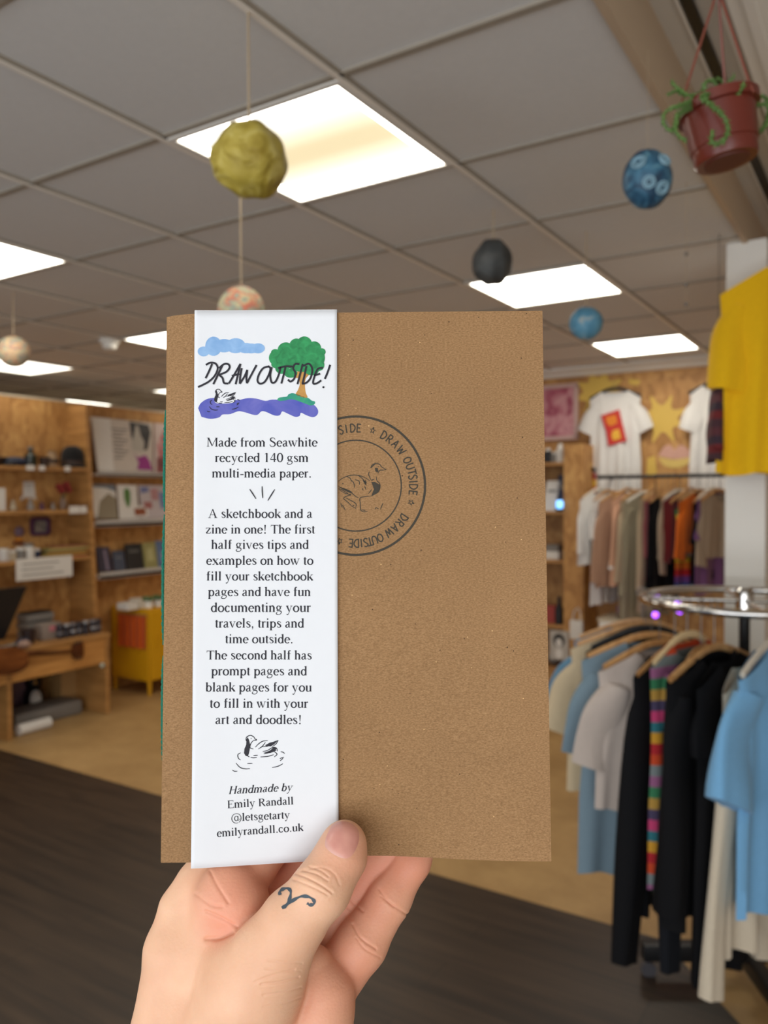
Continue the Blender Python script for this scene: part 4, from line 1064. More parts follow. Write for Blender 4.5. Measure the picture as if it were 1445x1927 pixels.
for c_, px in enumerate((112, 124, 136, 148, 160, 174, 183)):
    for lv in range(2):
        q = on_desk(px, XD - 0.10)
        t = thing('tin', 'little grey tin in the %s layer, %s' % (('lower', 'upper')[lv], ('first beside the pink-labelled box', 'second from the pink-labelled box', 'third from the pink-labelled box', 'fourth from the pink-labelled box', 'third from the desk end', 'second from the desk end', 'nearest the desk end')[c_]), 'tin', (q.x, q.y, ZD + 0.047*lv), 0, 'little tins in a row on the desk')
        MB().lathe([(0.0, 0), (0.021, 0), (0.022, 0.003), (0.022, 0.031), (0.0, 0.032)], 14).build('can', tin_mats[1], t)
        MB().lathe([(0.0, 0.030), (0.024, 0.031), (0.024, 0.045), (0.0, 0.047)], 14).build('lid', tin_mats[(c_+lv) % 3], t)

# shelving above the desk: side board and three shelves
XS0 = XL + 0.29
yb_ = onX(178, 1156, XS0)
YS = yb_.y
xt_ = onY(161, 765, YS).x
zt_ = onX(100, 752, XL + 0.14).z - 0.02
shelf = thing('shelf_unit', 'tall chipboard shelving with three shelves above the plywood desk', 'shelf', (XL + 0.15, YS - 0.7, ZD))
put(MB().prism([(XL + 0.002, ZD), (XS0, ZD), (xt_, zt_), (XL + 0.002, zt_)], YS, YS + 0.03, axis='y'), 'side_panel', M_ply, shelf)
put(MB().prism([(XL + 0.002, ZD), (XS0, ZD), (xt_, zt_), (XL + 0.002, zt_)], YS - 1.63, YS - 1.60, axis='y'), 'side_panel', M_ply, shelf)
def sx(z): return XS0 + (xt_ - XS0)*(z - ZD)/(zt_ - ZD)
SZ = []
for py in (878, 960, 1052):
    z = 1.6
    for _ in range(6): z = onX(80, py, sx(z)).z
    SZ.append(z)
    put(MB().bbox(XL + 0.002, sx(z), YS - 1.6, YS, z - 0.026, z, 0.003), 'shelf_board', M_ply, shelf)
def on_shelf(px, k, back=0.08): 
    X = sx(SZ[k]) - back; q = onX(px, 900, X); return Vector((X, q.y, SZ[k]))
M_brown = plain('dark_brown', rgb(54, 36, 26), 0.6, 0, 0.2); M_felt = fabric('black_felt', rgb(24, 22, 22))
# top shelf
q = on_shelf(137, 0, 0.09)
hat = thing('felt_hat', 'round black felt hat at the right end of the top shelf', 'hat', q)
MB().lathe([(0.0, 0.002), (0.088, 0.004), (0.090, 0.012), (0.082, 0.02), (0.078, 0.10), (0.06, 0.14), (0.03, 0.158), (0.0, 0.160)], 24).build('crown', M_felt, hat)
MB().lathe([(0.080, 0.02), (0.0825, 0.022), (0.081, 0.05), (0.078, 0.052)], 24).build('band', M_brown, hat)
q = on_shelf(98, 0, 0.08)
pot = thing('small_vase', 'beige and brown little vase left of the black hat', 'vase', q)
MB().lathe([(0.0, 0), (0.035, 0.0), (0.048, 0.04), (0.036, 0.085), (0.026, 0.10), (0.03, 0.115), (0.0, 0.112)], 18).build('vessel', plain('beige_glaze', rgb(150, 122, 92), 0.4), pot)
MB().lathe([(0.044, 0.028), (0.0495, 0.04), (0.0455, 0.056)], 18).build('stripe', M_brown, pot)
q = on_shelf(84, 0, 0.09)
loose('dark_cup', 'small dark brown cup between the bottle and the beige vase', 'cup', MB().lathe([(0, 0), (0.03, 0), (0.04, 0.07), (0.036, 0.07), (0, 0.01)], 16, q), M_brown, q)
q = on_shelf(58, 0, 0.09)
bt = thing('bottle', 'squat dark green bottle on the top shelf', 'bottle', q)
MB().lathe([(0, 0), (0.038, 0), (0.042, 0.01), (0.042, 0.075), (0.018, 0.095), (0.016, 0.12), (0, 0.12)], 18).build('glass', plain('dark_green_glass', rgb(40, 46, 36), 0.2), bt)
MB().lathe([(0, 0.118), (0.019, 0.118), (0.019, 0.138), (0, 0.14)], 14).build('cap', M_grey, bt)
q = on_shelf(28, 0, 0.10)
cap = thing('flat_cap', 'dark navy flat cap lying at the left of the top shelf', 'cap', q)
MB().ball((0, 0, 0.032), 0.10, 12, f=lambda v: 1.0, sc=(0.62, 1.0, 0.33)).build('crown', M_navy, cap)
MB().ball((0.055, -0.07, 0.012), 0.08, 10, sc=(0.5, 0.8, 0.14)).build('peak', M_dark, cap)
q = on_shelf(-8, 0, 0.10)
loose('bowl', 'dark wooden bowl at the far left of the top shelf', 'bowl', MB().lathe([(0, 0), (0.035, 0), (0.07, 0.055), (0.066, 0.057), (0.03, 0.01), (0, 0.008)], 20, q), M_brown, q)
def price_card(px, k, label, w, h):
    q = on_shelf(px, k, 0); t = MB().bbox(q.x + 0.001, q.x + 0.004, q.y - w/2, q.y + w/2, q.z - 0.028, q.z - 0.028 + h, 0.001)
    tag(local(t, q).build('price_card', M_card, None, q, smooth=False), label, 'price card', 'small white price cards on shelf edges')
price_card(57, 0, 'white price card on the top shelf edge under the green bottle', 0.06, 0.035)
price_card(79, 0, 'white price card on the top shelf edge under the dark cup', 0.045, 0.035)
price_card(127, 0, 'white price card on the top shelf edge under the black hat', 0.045, 0.035)
price_card(139, 1, 'left of two white price cards at the right end of the middle shelf', 0.085, 0.052)
price_card(156, 1, 'right of two white price cards at the right end of the middle shelf', 0.055, 0.052)
# middle shelf
a = onX(41, 906, XL + 0.004); b = onX(67, 943, XL + 0.004)
nt_ = thing('paper_notice', 'white house-shaped paper notice pinned above the middle shelf', 'notice', (XL + 0.001, (a.y+b.y)/2, b.z))
hw = (b.y - a.y)/2; hh = a.z - b.z
MB().prism([(-hw*1.25, 0), (-hw*1.1, hh*0.22), (-hw*0.8, hh*0.28), (-hw*0.75, hh), (hw*0.8, hh), (hw*0.95, hh*0.26), (hw*1.2, hh*0.05), (hw*0.5, hh*0.16), (-hw*0.6, hh*0.18)], 0.0, 0.004, axis='x').build('sheet', M_card, nt_, smooth=False)
for k in range(3): MB().box(0.004, 0.0045, -hw*0.5, hw*0.45, hh*(0.84-0.16*k), hh*(0.86-0.16*k)).build('text_line', M_grey, nt_, smooth=False)
q = on_shelf(118, 1, 0.07)
fl = thing('flower_vase', 'small vase with dark red flowers on the middle shelf', 'vase', q)
MB().lathe([(0, 0), (0.022, 0), (0.026, 0.05), (0.014, 0.08), (0.018, 0.09), (0, 0.088)], 14).build('vessel', plain('brown_glaze', rgb(120, 96, 80), 0.4), fl)
M_redfl = plain('dark_red_petals', rgb(128, 40, 36), 0.7, 0, 0.2)
for k, (dx, dy, dz) in enumerate(((0, -0.03, 0.16), (0.01, 0.02, 0.175), (-0.01, 0.05, 0.14), (0, -0.01, 0.135))):
    MB().ball((dx, dy, dz), 0.024, 7, f=lambda v: 1+0.2*math.sin(6*v.x)*math.cos(5*v.y)).build('bloom', M_redfl, fl)
    MB().tube([(0, 0, 0.07), (dx, dy, dz)], 0.003, 6).build('flower_stem', plain('stem_green', rgb(70, 80, 40), 0.7), fl)
fig_mats = [plain('figurine_%s' % n, c, 0.6) for n, c in (('cream', rgb(176, 160, 136)), ('plum', rgb(84, 50, 76)), ('grey', rgb(140, 132, 126)))]
for px, k, mt, s, lb in ((24, 1, 0, 1.0, 'cream figurine at the left of the middle shelf'), (57, 1, 2, 1.1, 'grey figurine on the middle shelf below the notice'), (78, 1, 1, 0.8, 'tiny plum figurine on the middle shelf beside the flower vase'), (99, 1, 2, 0.7, 'tiny grey figurine nearest the red flowers')):
    q = on_shelf(px, k, 0.06); t = thing('figurine', lb, 'figurine', q, 0, 'figurines on the middle shelf')
    MB().lathe([(0, 0), (0.02*s, 0), (0.024*s, 0.01*s), (0.014*s, 0.045*s), (0, 0.05*s)], 12).build('body', fig_mats[mt], t)
    MB().ball((0, 0, 0.057*s), 0.014*s, 7).build('head', fig_mats[mt], t)
q = on_shelf(2, 1, 0.06); loose('white_card', 'upright white card at the far left of the middle shelf', 'card', MB().bbox(q.x-0.004, q.x, q.y-0.05, q.y+0.03, q.z, q.z+0.15, 0.001), M_card, q, smooth=False)
# bottom shelf
a = onX(63, 977, XL + 0.03); b = onX(94, 1004, XL + 0.03)
pf = thing('picture_frame', 'small purple framed picture hanging above the bottom shelf', 'picture', (XL + 0.003, (a.y+b.y)/2, (a.z+b.z)/2))
w_, h_ = (b.y-a.y)/2, (a.z-b.z)/2
fm = MB()
for s in (-1, 1): fm.bbox(0, 0.02, -w_, w_, s*h_ - 0.012, s*h_ + 0.012, 0.003); fm.bbox(0, 0.02, s*w_ - 0.012, s*w_ + 0.012, -h_, h_, 0.003)
fm.build('frame', plain('purple_frame', rgb(78, 40, 74), 0.5), pf)
MB().box(0.002, 0.008, -w_, w_, -h_, h_).build('print', speckle('landscape_print', [rgb(40, 38, 52), rgb(130, 120, 110), rgb(160, 150, 136)], 14, 0.6, 0), pf, smooth=False)
a = onX(28, 985, XL + 0.02); b = onX(46, 1018, XL + 0.02)
gn = thing('wall_ornament', 'small orange triangle ornament with a lilac top hanging left of the purple frame', 'ornament', (XL + 0.003, (a.y+b.y)/2, b.z))
hw = (b.y-a.y)/2
MB().prism([(-hw, 0), (hw, 0), (0, hw*1.3)], 0, 0.012, axis='x').build('triangle', plain('orange_felt', rgb(196, 126, 40), 0.8), gn, smooth=False)
MB().ball((0.015, 0, hw*1.9), 0.036, 8, sc=(0.4, 1, 1)).build('top', M_lilac, gn)
MB().prism([(-hw*1.1, -0.02), (hw*1.1, -0.02), (hw*1.1, 0.0), (-hw*1.1, 0)], 0, 0.010, axis='x').build('foot', plain('brown_felt', rgb(96, 40, 34), 0.8), gn, smooth=False)
pcol = [rgb(150, 60, 50), rgb(156, 140, 60), rgb(176, 116, 60), rgb(110, 110, 70), rgb(180, 160, 90), rgb(150, 96, 70)]
for k in range(6):
    q = on_shelf(112 + 4*(k % 3), 2, 0.06 + 0.004*k); z = q.z + 0.013*k
    t = MB().bbox(-0.05, 0.05, -0.19 + 0.015*k, 0.19 - 0.02*(k % 2), 0, 0.012, 0.003)
    tag(t.build('paper_stack', plain('coloured_paper_%d' % k, pcol[k], 0.8), None, (q.x, q.y, z)), '%s stack of paper on the bottom shelf, %s' % (('dull red', 'olive', 'orange', 'moss green', 'yellow', 'brick'), ('lowest of the pile', 'second from the bottom', 'third from the bottom', 'third from the top', 'second from the top', 'topmost of the pile'))[1][k].join(('', '')) if False else '%s sheaf of card, %s on the bottom shelf' % (('dull red', 'olive', 'orange', 'moss green', 'yellow', 'brick brown')[k], ('lowest of the pile', 'second from the bottom of the pile', 'third from the bottom of the pile', 'third from the top of the pile', 'second from the top of the pile', 'topmost of the pile')[k]), 'card', 'coloured card piled on the bottom shelf')
for px, h, r, mt, lb in ((52, 0.11, 0.036, M_card, 'white jar on the bottom shelf above the shelf sign'), (37, 0.085, 0.034, M_grey, 'grey jar left of the white jar'), (66, 0.07, 0.028, M_navy, 'dark navy jar right of the white jar'), (20, 0.07, 0.03, fig_mats[0], 'cream jar near the left of the bottom shelf'), (5, 0.085, 0.035, M_clear, 'pale jar at the far left of the bottom shelf')):
    q = on_shelf(px, 2, 0.06); t = thing('jar', lb, 'jar', q, 0, 'jars on the bottom shelf')
    MB().lathe([(0, 0), (r, 0), (r*1.06, 0.006), (r*1.06, h*0.72), (r*0.85, h*0.8), (0, h*0.8)], 16).build('pot', mt, t)
    MB().lathe([(0, h*0.79), (r*0.92, h*0.79), (r*0.92, h), (0, h)], 16).build('lid', M_card if mt is not M_card else M_grey, t)
a, b = onX(31, 1053, sx(SZ[2]) + 0.012), onX(137, 1080, sx(SZ[2]) + 0.012)
sg = thing('shelf_sign', 'long white paper sign with writing fixed to the bottom shelf edge', 'sign', (sx(SZ[2]) + 0.003, (a.y+b.y)/2, SZ[2]))
w_ = (b.y-a.y)/2
MB().bbox(0, 0.006, -w_, w_, -0.135, 0.012, 0.002).build('board', M_card, sg, smooth=False)
for k, (u0, u1) in enumerate(((-0.8, 0.5), (-0.82, 0.3), (-0.8, 0.66))): MB().box(0.006, 0.0065, w_*u0, w_*u1, -0.03 - 0.036*k, -0.022 - 0.036*k).build('text_line', M_grey, sg, smooth=False)

# display racks on the chipboard right of the shelves
def rack_board(name, label, cat, P, tl, bl, tr, br, Xt, Xb, mat, th=0.008, group=None, smooth=False):
    TL, BL, TR, BR = onX(*tl, Xt), onX(*bl, Xb), onX(*tr, Xt), onX(*br, Xb)
    m = (BL + BR)/2
    o = slab([tuple(BL), tuple(BR), tuple(TR), tuple(TL)], th, (-1, 0, 0))
    if P is None:
        t = thing(name, label, cat, m, 0, group); put(o, 'sheet', mat, t); return t, (TL, BL, TR, BR)
    put(o, name, mat, P); return P, (TL, BL, TR, BR)
def quad_on(Q, u0, v0, u1, v1, lift=0.002):
    """rectangle in board coordinates u across, v up"""
    TL, BL, TR, BR = Q
    f = lambda u, v: BL*(1-u)*(1-v) + BR*u*(1-v) + TL*(1-u)*v + TR*u*v + Vector((lift, 0, 0))
    return [f(u0, v0), f(u1, v0), f(u1, v1), f(u0, v1)]
def poly_on(Q, pts, lift):
    TL, BL, TR, BR = Q
    return [BL*(1-u)*(1-v) + BR*u*(1-v) + TL*(1-u)*v + TR*u*v + Vector((lift, 0, 0)) for u, v in pts]
def flat(P, name, mat, root, th=0.0015):
    n = len(P); d = Vector((-th, 0, 0)); P = [Vector(p) for p in P]
    mb = MB().add(P + [p + d for p in P], [tuple(range(n)), tuple(range(2*n-1, n-1, -1))] + [(k, k+n, (k+1) % n + n, (k+1) % n) for k in range(n)])
    return put(mb, name, mat, root)
po, Q = rack_board('poster', 'large white poster with grey text, a dark picture and a magenta shape', 'poster', None, (170, 784), (184, 886), (288, 796), (287, 889), XL + 0.05, XL + 0.15, plain('poster_paper', rgb(196, 184, 172), 0.6))
flat(poly_on(Q, [(.02,.0),(.28,.0),(.3,1),(.02,1)], .0016), 'margin', M_card, po)
for k in range(9): flat(quad_on(Q, .30 + .02*(k % 2), .80 - .07*k, .56 - .05*(k % 3), .825 - .07*k), 'text_line', M_grey, po)
flat(poly_on(Q, [(.60,.98),(.92,.95),(.96,.80),(.90,.45),(.78,.40),(.66,.48),(.62,.7)], .002), 'dark_picture', speckle('black_photo', [rgb(22,22,24), rgb(60,56,54)], 20, 0.5, 0), po)
flat(poly_on(Q, [(.70,.92),(.74,.92),(.78,.72),(.84,.6),(.83,.40),(.64,.40),(.62,.55),(.66,.7)], .0035), 'pale_figure', plain('pale_print', rgb(178,170,158), 0.6), po)
flat(poly_on(Q, [(.66,.36),(.72,.28),(.86,.34),(.94,.22),(.99,.04),(.70,.05),(.74,.18)], .004), 'magenta_shape', plain('magenta_print', rgb(150, 52, 128), 0.6), po)
po2, Q2 = rack_board('poster', 'white poster with a soft pink print, mostly hidden behind the sketchbook', 'poster', None, (291, 796), (290, 889), (380, 806), (378, 893), XL + 0.05, XL + 0.15, plain('poster_paper_pink', rgb(198, 178, 170), 0.6))
flat(poly_on(Q2, [(.05,.55),(.2,.92),(.5,.9),(.55,.4),(.3,.3),(.1,.3)], .002), 'pink_print', speckle('pink_wash', [rgb(200,140,140), rgb(176,96,100), rgb(206,170,164)], 8, 0.6, 0), po2)
flat(poly_on(Q2, [(.05,.0),(.05,.3),(.3,.35),(.5,.0)], .003), 'dark_print', speckle('dark_red_wash', [rgb(90,50,54), rgb(150,80,80)], 12, 0.6, 0), po2)
def ledge(label, pxa, pxb, X, th=0.02, up=0.035):
    A, B = onX(*pxa, X), onX(*pxb, X); z = (A.z + B.z)/2
    t = thing('display_ledge', label, 'ledge', (XL + 0.004, (A.y+B.y)/2, z), 0, 'white display ledges on the chipboard')
    put(MB().bbox(XL + 0.003, X + 0.012, A.y, B.y, z - th, z, 0.004), 'board', M_white, t)
    put(MB().bbox(X + 0.006, X + 0.012, A.y, B.y, z - th, z + up, 0.002), 'lip', M_clear, t)
    return z
ledge('white ledge under the large text poster', (184, 891), (330, 893), XL + 0.155, 0.02, 0.012)
ledge('white ledge under the row of leaflets', (178, 985), (330, 979), XL + 0.165, 0.03, 0.02)
ledge('white ledge under the row of books', (186, 1081), (330, 1071), XL + 0.165, 0.03, 0.02)
lf = [('leaflet', 'cream leaflet with a grey curve, leftmost on the leaflet ledge', (168, 911), (179, 975), (216, 912), (222, 977), M_card, [('curve', [(.1,.0),(.3,.5),(.7,.75),(1,.6),(1,0)], plain('khaki_print', rgb(140, 128, 106), 0.6)), ('corner', [(0,.92),(0,1),(1,1),(1,.8),(.6,.9)], plain('slate_print', rgb(110, 116, 124), 0.6))]),
      ('leaflet', 'white leaflet with a green plant drawing, second on the leaflet ledge', (220, 912), (225, 977), (257, 913), (262, 976), M_card, [('plant', [(.42,.35),(.30,.6),(.32,.85),(.5,.92),(.64,.8),(.62,.55),(.54,.35)], plain('leaf_print', rgb(84, 120, 62), 0.6))]),
      ('leaflet', 'pale leaflet with blue and pink pictures, third on the leaflet ledge', (260, 913), (268, 976), (318, 914), (326, 974), plain('mauve_paper', rgb(188, 176, 176), 0.7), [('blue_print', [(.05,.75),(.3,.8),(.3,.95),(.05,.95)], plain('blue_print', rgb(110, 116, 156), 0.6)), ('pink_print', [(.36,.55),(.6,.55),(.6,.9),(.36,.9)], plain('rose_print', rgb(176, 130, 130), 0.6)), ('blue_print', [(.62,.3),(.9,.3),(.9,.8),(.62,.8)], plain('sky_print', rgb(120, 134, 170), 0.6)), ('red_print', [(.1,.3),(.35,.3),(.35,.5),(.1,.5)], plain('red_print', rgb(160, 100, 96), 0.6))]),
      ('postcard', 'small white postcard with a rust-brown picture in front of the leaflets', (247, 953), (251, 975), (276, 951), (280, 973), M_card, [('picture', [(.14,.2),(.86,.2),(.86,.8),(.14,.8)], plain('rust_print', rgb(136, 74, 44), 0.6))])]
for k, (nm, lb, tl, bl, tr, br, mt, pr) in enumerate(lf):
    dx = 0.02 if nm == 'postcard' else 0
    o, Qk = rack_board(nm, lb, 'leaflet' if nm == 'leaflet' else 'postcard', None, tl, bl, tr, br, XL + 0.05 + 0.004*k + dx*2.5, XL + 0.145 + dx*0.4, mt, 0.004, 'leaflets on the display ledge' if nm == 'leaflet' else None)
    for j, (n2, pl, m2) in enumerate(pr): flat(poly_on(Qk, pl, .0016 + .0006*j), n2, m2, o, 0.0012)
bk = [('dark purple book with a pale streak, leftmost on the book ledge', (180, 1029), (187, 1076), (205, 1029), (212, 1075), rgb(46, 38, 58), 'streak', [(.55,.05),(.75,.05),(.7,.9),(.5,.85)], rgb(130, 116, 136)),
      ('small slate blue book, second on the book ledge', (211, 1037), (216, 1074), (232, 1036), (237, 1073), rgb(66, 72, 88), 'title', [(.2,.6),(.8,.6),(.8,.7),(.2,.7)], rgb(110, 112, 120)),
      ('black book with faint title, third on the book ledge', (235, 1024), (240, 1073), (265, 1022), (272, 1071), rgb(26, 26, 28), 'title', [(.2,.66),(.8,.66),(.8,.76),(.2,.76)], rgb(90, 88, 84)),
      ('yellow-green book, fourth on the book ledge', (268, 1022), (274, 1071), (292, 1020), (298, 1069), rgb(146, 140, 88), 'picture', [(.25,.3),(.75,.3),(.7,.8),(.3,.75)], rgb(176, 170, 120)),
      ('pale blue book at the right of the book ledge beside the sketchbook', (293, 1018), (299, 1069), (316, 1017), (322, 1068), rgb(92, 112, 146), 'picture', [(.3,.2),(.8,.2),(.8,.6),(.3,.6)], rgb(150, 164, 184))]
for k, (lb, tl, bl, tr, br, c1, n2, pl, c2) in enumerate(bk):
    o, Qk = rack_board('book', lb, 'book', None, tl, bl, tr, br, XL + 0.065, XL + 0.150, plain('book_cover_%d' % k, c1, 0.5), 0.014, 'books on the display ledge')
    flat(poly_on(Qk, pl, .0016), n2, plain('book_print_%d' % k, c2, 0.5), o)

# yellow locker
lc = onZ(283, 1311, 0); zt = onX(284, 1147, lc.x).z
LX0, LX1, LY0, LY1 = XL + 0.03, lc.x, lc.y, lc.y + 0.46
M_yel = plain('yellow_steel', rgb(206, 152, 18), 0.45, 0, 0.03, 5)
lk = thing('locker', 'bright yellow steel cabinet on short legs beside the desk', 'cabinet', ((LX0+LX1)/2, (LY0+LY1)/2, 0))
zb = 0.105
put(MB().bbox(LX0, LX1 - 0.02, LY0, LY1, zb, zt, 0.008), 'body', M_yel, lk)
put(MB().bbox(LX1 - 0.02, LX1, LY0 + 0.012, LY1 - 0.012, zb + 0.012, zt - 0.02, 0.006), 'door', M_yel, lk)
for x in (LX0 + 0.02, LX1 - 0.03):
    for y in (LY0 + 0.02, LY1 - 0.02): put(MB().tube([(x, y, 0), (x, y, zb + 0.01)], [0.012, 0.018], 8), 'leg', M_yel, lk)
put(MB().bbox(LX1, LX1 + 0.012, LY0 + 0.06, LY0 + 0.075, 0.36, 0.46, 0.003), 'handle', M_yel, lk)
a = onY(224, 1165, LY0); b = onY(277, 1222, LY0)
cl = MB(); fr_ = []; bk_ = []
for r_ in range(13):
    v = r_/12; z = zt - 0.045 - (zt - 0.045 - b.z)*v; fr_.append([(a.x + (b.x-a.x)*u/30, LY0 - 0.014 - 0.010*math.sin(u*0.9)*(0.3+0.7*v), z) for u in range(31)])
cl.sheet(fr_); cl.sheet([[(x, y + 0.008, z) for x, y, z in r] for r in fr_], flip=True)
for k in (0, -1): cl.sheet([fr_[k], [(x, y + 0.008, z) for x, y, z in fr_[k]]])
for k in (0, -1): cl.sheet([[r[k] for r in fr_], [(r[k][0], r[k][1]+0.008, r[k][2]) for r in fr_]])
q = (((a.x+b.x)/2), LY0 - 0.012, b.z)
clt = thing('orange_cloth', 'bright orange cloth hanging down the near side of the yellow cabinet', 'cloth', q)
put(cl, 'cloth', fabric('orange_cotton', rgb(196, 84, 24)), clt, smooth=True)
put(MB().tube([(a.x - 0.01, LY0 - 0.014, zt - 0.045), (b.x + 0.01, LY0 - 0.014, zt - 0.045)], 0.008, 8), 'hanging_rod', M_ply, clt, smooth=True)
for px, w, h, mt, nm, lb in ((240, .05, .05, M_card, 'paper_tray', 'low white tray at the left on top of the yellow cabinet'), (262, .045, .07, plain('cream_box', rgb(206,196,180), .6), 'cream_box', 'cream box on top of the yellow cabinet')):
    q = onX(px, 1140, LX1 - 0.16); loose(nm, lb, 'box', MB().bbox(q.x-0.06, q.x+0.06, q.y-w, q.y+w, zt, zt+h, 0.004), mt, (q.x, q.y, zt), smooth=False)
M_leaf = plain('plant_green', rgb(74, 104, 62), 0.6, 0, 0.2)
for px, lb in ((280, 'small green potted plant on the yellow cabinet, near its corner'), (298, 'small green potted plant on the yellow cabinet beside the sketchbook')):
    q = onX(px, 1140, LX1 - 0.10); t = thing('potted_plant', lb, 'plant', (q.x, q.y, zt), 0, 'small plants on the yellow cabinet')
    MB().lathe([(0, 0), (0.03, 0), (0.038, 0.055), (0.034, 0.055), (0, 0.045)], 14).build('pot', M_white, t)
    lv = MB()
    for k in range(14):
        an = k*2.4; r = 0.02 + 0.03*(k % 3)/2; lv.ball((r*math.cos(an), r*math.sin(an), 0.06 + 0.004*(k % 5)), 0.018, 5, sc=(1, 1, 0.5))
    lv.build('leaves', M_leaf, t)

# ------------------------------------------------------------------ hanging paper planets
M_string = plain('string', rgb(176, 156, 128), 0.8)
def hang_ball(name, label, px, py, rpx, ztop, mat, lump, d=None, ceil=CEIL, seed=0, sc=(1,1,1), facets=False, sr=0.0022):
    """crumpled paper ball on a string from the ceiling"""
    if d is None: d = (ceil - EYE)/(ray(px, ztop).z)
    c = at(px, py, d); r = rpx/F_PX*d
    t = thing(name, label, 'hanging ball', c, 0, 'paper planets hanging from the ceiling')
    R = np.random.RandomState(seed); dirs = R.randn(14, 3); dirs /= np.linalg.norm(dirs, axis=1)[:, None]; amp = R.uniform(-1, 1, 14)
    def f(v):
        s = 0
        for dd, a in zip(dirs, amp): s += a*math.exp(-((1 - (v.x*dd[0]+v.y*dd[1]+v.z*dd[2]))/0.18))
        return 1 + lump*s + lump*0.35*math.sin(7*v.x+4*v.z)*math.sin(6*v.y-3*v.z)
    MB().ball((0, 0, 0), r, 22, f=f, sc=sc).build('shell', mat, t, ang=25 if facets else 60)
    MB().tube([(0, 0, r*0.9), (0, 0, ceil - c.z + 0.006)], sr, 6).build('string', M_string, t)
    return t, r
def crumple(name, a, b, c_):
    m, nt, p = node_mat(name); L = nt.links.new; N = nt.nodes.new
    tc = N('ShaderNodeTexCoord'); no = N('ShaderNodeTexNoise'); no.inputs['Scale'].default_value = 22; no.inputs['Detail'].default_value = 5; no.inputs['Distortion'].default_value = 1.2
    L(tc.outputs['Object'], no.inputs['Vector'])
    L(ramp(nt, [(0.3, a), (0.5, b), (0.7, c_)], no.outputs['Fac']), p.inputs['Base Color']); p.inputs['Roughness'].default_value = 0.55
    b_ = N('ShaderNodeBump'); b_.inputs['Strength'].default_value = 0.7; b_.inputs['Distance'].default_value = 0.012; L(no.outputs['Fac'], b_.inputs['Height']); L(b_.outputs[0], p.inputs['Normal'])
    return m
hang_ball('paper_planet', 'large crumpled olive-yellow hanging ball in front of the big ceiling panel', 469, 301, 71, 22, crumple('olive_paper', rgb(146, 124, 34), rgb(180, 160, 66), rgb(206, 190, 108)), 0.13, seed=3)
hang_ball('paper_planet', 'cream and coral patchwork ball half hidden behind the top of the sketchbook', 454, 582, 42, 290, speckle('coral_patchwork', [rgb(150, 170, 150), rgb(226, 204, 156), rgb(160, 180, 160), rgb(224, 118, 92), rgb(226, 206, 160), rgb(140, 160, 150)], 34, 0.7, 0.2), 0.03, seed=5, facets=True)
hang_ball('paper_planet', 'pale patchwork ball with teal and peach patches at the left edge', 26, 662, 29, 552, speckle('teal_patchwork', [rgb(206, 186, 146), rgb(110, 150, 148), rgb(214, 190, 146), rgb(204, 146, 118), rgb(116, 150, 146), rgb(216, 196, 150)], 34, 0.7, 0.2), 0.02, seed=8)
hang_ball('paper_planet', 'lumpy dark grey hanging ball overlapping a ceiling panel', 928, 494, 39, 398, speckle('graphite_paper', [rgb(40, 42, 44), rgb(62, 64, 64), rgb(84, 84, 82)], 14, 0.6, 0.4), 0.10, seed=12, sc=(0.92, 0.95, 1.12))
hang_ball('paper_planet', 'pale blue hanging ball right of the sketchbook with a cream top', 1103, 608, 31, 440, speckle('blue_cream_paper', [rgb(58, 110, 140), rgb(80, 138, 168), rgb(100, 156, 184), rgb(200, 190, 170)], 16, 0.6, 0.25), 0.04, seed=15)
bp, br_ = hang_ball('paper_planet', 'dark blue ball with ringed craters hanging below the plant pot', 1218, 338, 47, 110, speckle('deep_blue_paper', [rgb(20, 44, 66), rgb(36, 74, 102), rgb(70, 122, 150), rgb(120, 160, 170)], 22, 0.5, 0.4), 0.03, d=1.62, seed=21, sc=(0.96, 0.96, 1.15), sr=0.0005)
# painted crater rings on it
M_ringp = plain('pale_blue_paint', rgb(140, 178, 196), 0.5)
for px, py, r in ((1202, 306, .013), (1249, 302, .012), (1221, 342, .011), (1244, 352, .012)):
    o = bp.location; rr = ray(px, py).normalized(); oc = CP - o
    bq = rr.dot(oc); cq = oc.dot(oc) - (br_*1.02)**2; disc_ = bq*bq - cq
    h_ = CP + rr*(-bq - math.sqrt(max(disc_, 0))) - o; n = h_.normalized(); u = n.cross(Vector((0,0,1))).normalized(); v = n.cross(u)
    s_ = 1 + 0.14*abs(n.z)
    cm = MB()
    for q_ in (1.0, 0.55): cm.tube([tuple(h_*1.02*s_ + (u*math.cos(a) + v*math.sin(a))*r*q_ - n*(0.5*r*r*q_*q_/br_)) for a in np.linspace(0, 2*PI, 20)[:-1]], 0.0022, 6, closed=True)
    cm.build('crater_ring', M_ringp, bp)
# bead string on the right
b0 = at(1291, 520, 2.3)
bs = thing('bead_string', 'thin hanging thread with three tiny dark beads under the right ceiling', 'bead string', b0)
MB().tube([(0, 0, CEIL2 - b0.z if b0.x > XSTEP else CEIL - b0.z + 0.004), (0, 0, -0.10)], 0.0007, 5).build('thread', M_string, bs)
for py in (478, 536, 572): MB().ball((0, 0, at(1291, py, 2.3).z - b0.z), 0.006, 8).build('bead', M_grey, bs)

